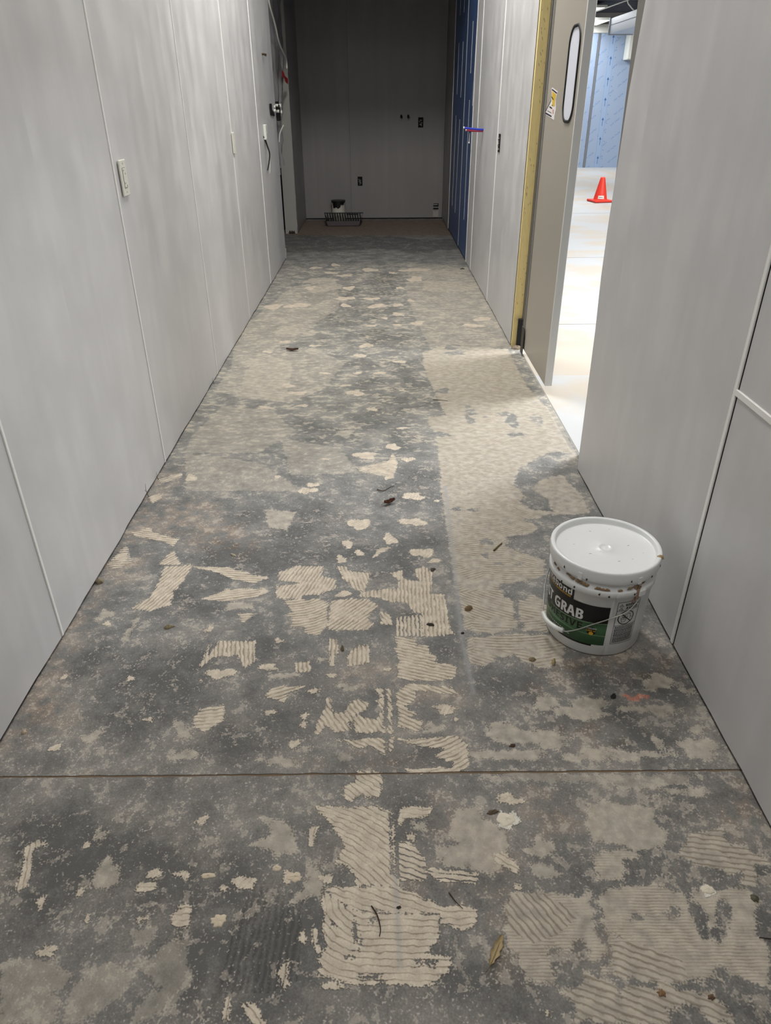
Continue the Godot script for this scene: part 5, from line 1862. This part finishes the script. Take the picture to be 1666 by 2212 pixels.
	box(st, Vector3(-0.22, 0.002, -0.182), Vector3(0.22, 0.014, -0.165), 0.002)
	box(st, Vector3(0.03, 0.09, -0.198), Vector3(0.19, 0.104, -0.192), 0.001)
	part("tray_rim", st, dark, t)

# ------------------------------------------------------------------ cone in the lit room
func build_cone() -> void:
	var t := thing("traffic_cone", "red orange traffic cone with a small white label on the lit room's floor", "cone", Vector3(3.50, 0, -12.2))
	t.rotation.y = 0.2
	var red := mat(rgb(226, 58, 40), 0.42)
	var st := tool()
	box(st, Vector3(-0.155, 0.006, -0.155), Vector3(0.155, 0.034, 0.155), 0.008)
	part("cone_base", st, red, t)
	for q in [[-1, -1], [1, -1], [1, 1], [-1, 1]]:
		st = tool()
		box(st, Vector3(q[0] * 0.12 - 0.03, 0.0, q[1] * 0.12 - 0.03), Vector3(q[0] * 0.12 + 0.03, 0.008, q[1] * 0.12 + 0.03), 0.002)
		part("cone_foot", st, mat(rgb(120, 22, 18), 0.6), t)
	st = smooth(tool())
	lathe(st, PackedVector2Array([Vector2(0.112, 0.032), Vector2(0.104, 0.04), Vector2(0.099, 0.07), Vector2(0.038, 0.338), Vector2(0.035, 0.352), Vector2(0.03, 0.355), Vector2(0.026, 0.35), Vector2(0.03, 0.25)]), 40)
	part("cone_body", st, red, t)
	st = smooth(tool())
	var pt := func(d: float, h: float, l: float) -> Vector3:
		var r := lerpf(0.0995, 0.038, (h - 0.07) / 0.268) + l
		var a := deg_to_rad(d)
		return Vector3(sin(a) * r, h, cos(a) * r)
	for k in 6:
		var a := -48.0 + k * 9.0
		quad(st, pt.call(a, 0.052, 0.0015), pt.call(a + 9, 0.052, 0.0015), pt.call(a + 9, 0.098, 0.0015), pt.call(a, 0.098, 0.0015))
	part("cone_label", st, M.white, t)
	st = tool()
	for k in 5:
		var a := -38.0 + k * 6.5
		quad(st, pt.call(a, 0.070, 0.003), pt.call(a + 4.5, 0.070, 0.003), pt.call(a + 4.5, 0.078, 0.003), pt.call(a, 0.078, 0.003))
	part("label_print", st, M.black, t)

# ------------------------------------------------------------------ litter on the floor
func chip(at: Vector2, size: Vector3, c: Color, turn: float, sd: int, label: String, category := "chip", called := "debris_chip") -> void:
	var o := smooth(tool())
	lump(o, Vector3.ZERO, size * 0.78, sd)
	var st := o
	var m := part(called, st, mat(c.lightened(0.08), 0.9), self)
	m.position = Vector3(at.x, 0.0, at.y)
	m.rotation.y = turn
	tag(m, label, category)

func leaf(at: Vector2, long: float, wide: float, c: Color, turn: float, curl: float, label: String) -> void:
	var t := thing("dry_leaf", label, "leaf", Vector3(at.x, 0.002, at.y))
	t.rotation.y = turn
	var st := smooth(tool())
	var pt := func(i: int, j: int) -> Vector3:
		var u := i / 10.0
		var v := j / 6.0 * 2.0 - 1.0
		var w := wide * pow(sin(PI * clampf(u * 0.94 + 0.03, 0, 1)), 0.7) * (1.0 + 0.25 * sin(u * 21.0))
		return Vector3((u - 0.5) * long, 0.001 + curl * (v * v * 0.6 + absf(u - 0.45) * 0.7), v * w * (1.0 - 0.25 * v * v))
	for i in 10:
		for j in 6:
			quad(st, pt.call(i, j + 1), pt.call(i + 1, j + 1), pt.call(i + 1, j), pt.call(i, j))
	var m := mat(c, 0.8)
	m.backlight_enabled = true
	m.backlight = Color(0.1, 0.06, 0.03)
	part("blade", st, m, t)
	st = smooth(tool())
	tube(st, smooth_path([Vector3(-long * 0.72, 0.002, -wide * 0.3), Vector3(-long * 0.5, 0.002 + curl * 0.3, 0), Vector3(long * 0.3, 0.003, 0)], 4), 0.0009, 6, 0.5)
	part("stalk", st, mat(c.darkened(0.3), 0.8), t)

func twig(pts: Array, r: float, c: Color, label: String) -> void:
	var st := smooth(tool())
	tube(st, smooth_path(pts, 5), r, 7, 0.5)
	tag(part("twig", st, mat(c, 0.9), self), label, "twig")

func build_debris() -> void:
	leaf(Vector2(0.030, -2.483), 0.05, 0.014, rgb(96, 62, 44), 0.5, 0.018, "curled brown dry leaf in the middle of the corridor floor")
	leaf(Vector2(-0.574, -4.512), 0.08, 0.016, rgb(92, 66, 52), -0.1, 0.018, "small brown dry leaf far off on the left half of the floor")
	leaf(Vector2(0.21, -0.745), 0.062, 0.011, rgb(166, 148, 110), 1.05, 0.008, "torn tan leaf scrap near the bottom of the picture, right of the large trowelled patch")
	twig([Vector3(-0.02, 0.003, -2.60), Vector3(0.005, 0.004, -2.585), Vector3(0.035, 0.003, -2.62), Vector3(0.05, 0.003, -2.625)], 0.002, rgb(82, 66, 48), "thin curved twig lying just behind the curled brown leaf")
	twig([Vector3(-0.028, 0.003, -0.835), Vector3(-0.016, 0.004, -0.815), Vector3(-0.010, 0.003, -0.79), Vector3(-0.012, 0.003, -0.775)], 0.0016, rgb(48, 36, 28), "thin curved dark twig on the large trowelled patch nearest the viewer")
	twig([Vector3(0.13, 0.002, -0.862), Vector3(0.142, 0.003, -0.842), Vector3(0.155, 0.002, -0.828)], 0.0013, rgb(66, 52, 40), "short thin dark twig right above the large trowelled patch")
	twig([Vector3(0.40, 0.003, -2.13), Vector3(0.418, 0.004, -2.155), Vector3(0.437, 0.003, -2.18)], 0.0035, rgb(104, 92, 64), "short greenish brown twig on the ridged film left of the bucket's lid")
	twig([Vector3(0.28, 0.002, -3.62), Vector3(0.33, 0.003, -3.61), Vector3(0.36, 0.002, -3.60)], 0.002, rgb(110, 92, 70), "pale thin twig far off on the right half of the floor")
	twig([Vector3(0.845, 0.004, -0.735), Vector3(0.80, 0.004, -0.752), Vector3(0.72, 0.003, -0.765)], 0.0022, rgb(52, 48, 42), "long thin dark splinter at the lower right by the wall")
	chip(Vector2(0.272, -1.795), Vector3(0.017, 0.016, 0.011), rgb(120, 98, 66), 0.3, 3, "lumpy brown crumb of dried glue left of the bucket")
	chip(Vector2(0.146, -1.718), Vector3(0.016, 0.008, 0.008), rgb(46, 36, 30), -0.2, 4, "dark brown curl on the trowelled patch left of the brown crumb")
	chip(Vector2(-0.121, -1.611), Vector3(0.007, 0.014, 0.017), rgb(98, 88, 66), 0.1, 5, "upright olive brown chip between two small ridged patches")
	chip(Vector2(0.623, -1.407), Vector3(0.013, 0.010, 0.009), rgb(24, 20, 18), 0.9, 6, "black crumb in front of the bucket beside the orange stain")
	chip(Vector2(0.322, -1.242), Vector3(0.010, 0.006, 0.006), rgb(60, 44, 32), 0.2, 7, "small brown crumb just beyond the control joint, centre right")
	chip(Vector2(-0.955, -1.958), Vector3(0.017, 0.018, 0.014), rgb(120, 108, 84), 0.6, 8, "tan lump of adhesive at the foot of the left wall")
	chip(Vector2(-0.66, -1.718), Vector3(0.018, 0.010, 0.011), rgb(120, 108, 78), 0.4, 9, "tan crumb on bare concrete near the left wall")
	chip(Vector2(0.173, -2.015), Vector3(0.014, 0.008, 0.009), rgb(70, 56, 44), 0.8, 10, "dark curled chip at the top corner of a trowelled patch, mid floor")
	chip(Vector2(0.431, -1.557), Vector3(0.012, 0.009, 0.010), rgb(120, 104, 76), 0.2, 11, "tan crumb farthest left of the row in front of the bucket's left side")
	chip(Vector2(0.49, -1.545), Vector3(0.007, 0.015, 0.016), rgb(150, 132, 92), -0.3, 12, "upright tan chip close in front of the bucket's left side")
	chip(Vector2(0.246, -1.05), Vector3(0.018, 0.006, 0.007), rgb(82, 68, 50), 0.3, 13, "ragged brown flake just left of the pale lump")
	chip(Vector2(0.499, -0.67), Vector3(0.009, 0.006, 0.009), rgb(120, 88, 58), 0.5, 14, "small reddish brown flake at the lower right edge of the picture")
	chip(Vector2(0.586, -0.662), Vector3(0.008, 0.006, 0.007), rgb(86, 62, 44), 0.2, 15, "small dark brown crumb right of the reddish flake at the lower right")
	chip(Vector2(0.748, -0.844), Vector3(0.009, 0.010, 0.011), rgb(84, 82, 66), 0.7, 16, "olive grey crumb at the foot of the right wall")
	chip(Vector2(-0.925, -1.30), Vector3(0.008, 0.009, 0.007), rgb(176, 156, 128), 0.2, 17, "tan pellet by the left wall near the control joint")
	chip(Vector2(-0.533, -2.118), Vector3(0.020, 0.005, 0.007), rgb(150, 142, 120), -0.7, 18, "pale flake standing on grey concrete, left of centre")
	chip(Vector2(0.027, -0.833), Vector3(0.006, 0.004, 0.004), rgb(36, 30, 28), 0.2, 19, "tiny black crumb at the tile line on the large trowelled patch")
	chip(Vector2(0.242, -1.677), Vector3(0.007, 0.006, 0.005), rgb(44, 36, 30), 0.2, 20, "tiny dark crumb at the lower corner of the tall ridged patch")
	chip(Vector2(0.79, -7.06), Vector3(0.03, 0.012, 0.012), rgb(44, 38, 36), 0.2, 21, "dark scrap far off at the foot of the right wall by the blue board")
	chip(Vector2(0.885, -4.53), Vector3(0.045, 0.022, 0.035), rgb(112, 98, 80), 0.0, 22, "heap of swept dust and fibres at the yellow door jamb", "dust", "dust_heap")
	# fibres at the foot of the left wall
	for q in [[-2.557, -0.962, 0.058, "tall dry sprig at the foot of the left wall"], [-2.707, -0.961, 0.036, "short dry sprig at the foot of the left wall, just beyond the tall one"], [-3.895, -0.962, 0.035, "small green tuft at the foot of the left wall by the third panel seam"]]:
		var t := thing("dry_sprig", q[3], "sprig", Vector3(q[1], 0.0, q[0]))
		var st := smooth(tool())
		tube(st, smooth_path([Vector3(0.004, 0, 0), Vector3(0.001, q[2] * 0.5, 0.006), Vector3(-0.001, q[2], -0.004)], 4), 0.0013, 5, 0.4)
		part("stem", st, mat(rgb(70, 72, 50), 0.9), t)
		st = smooth(tool())
		tube(st, PackedVector3Array([Vector3(0.001, q[2] * 0.45, 0.006), Vector3(0.001, q[2] * 0.75, 0.022)]), 0.001, 5, 0.4)
		part("shoot", st, mat(rgb(70, 72, 50), 0.9), t)
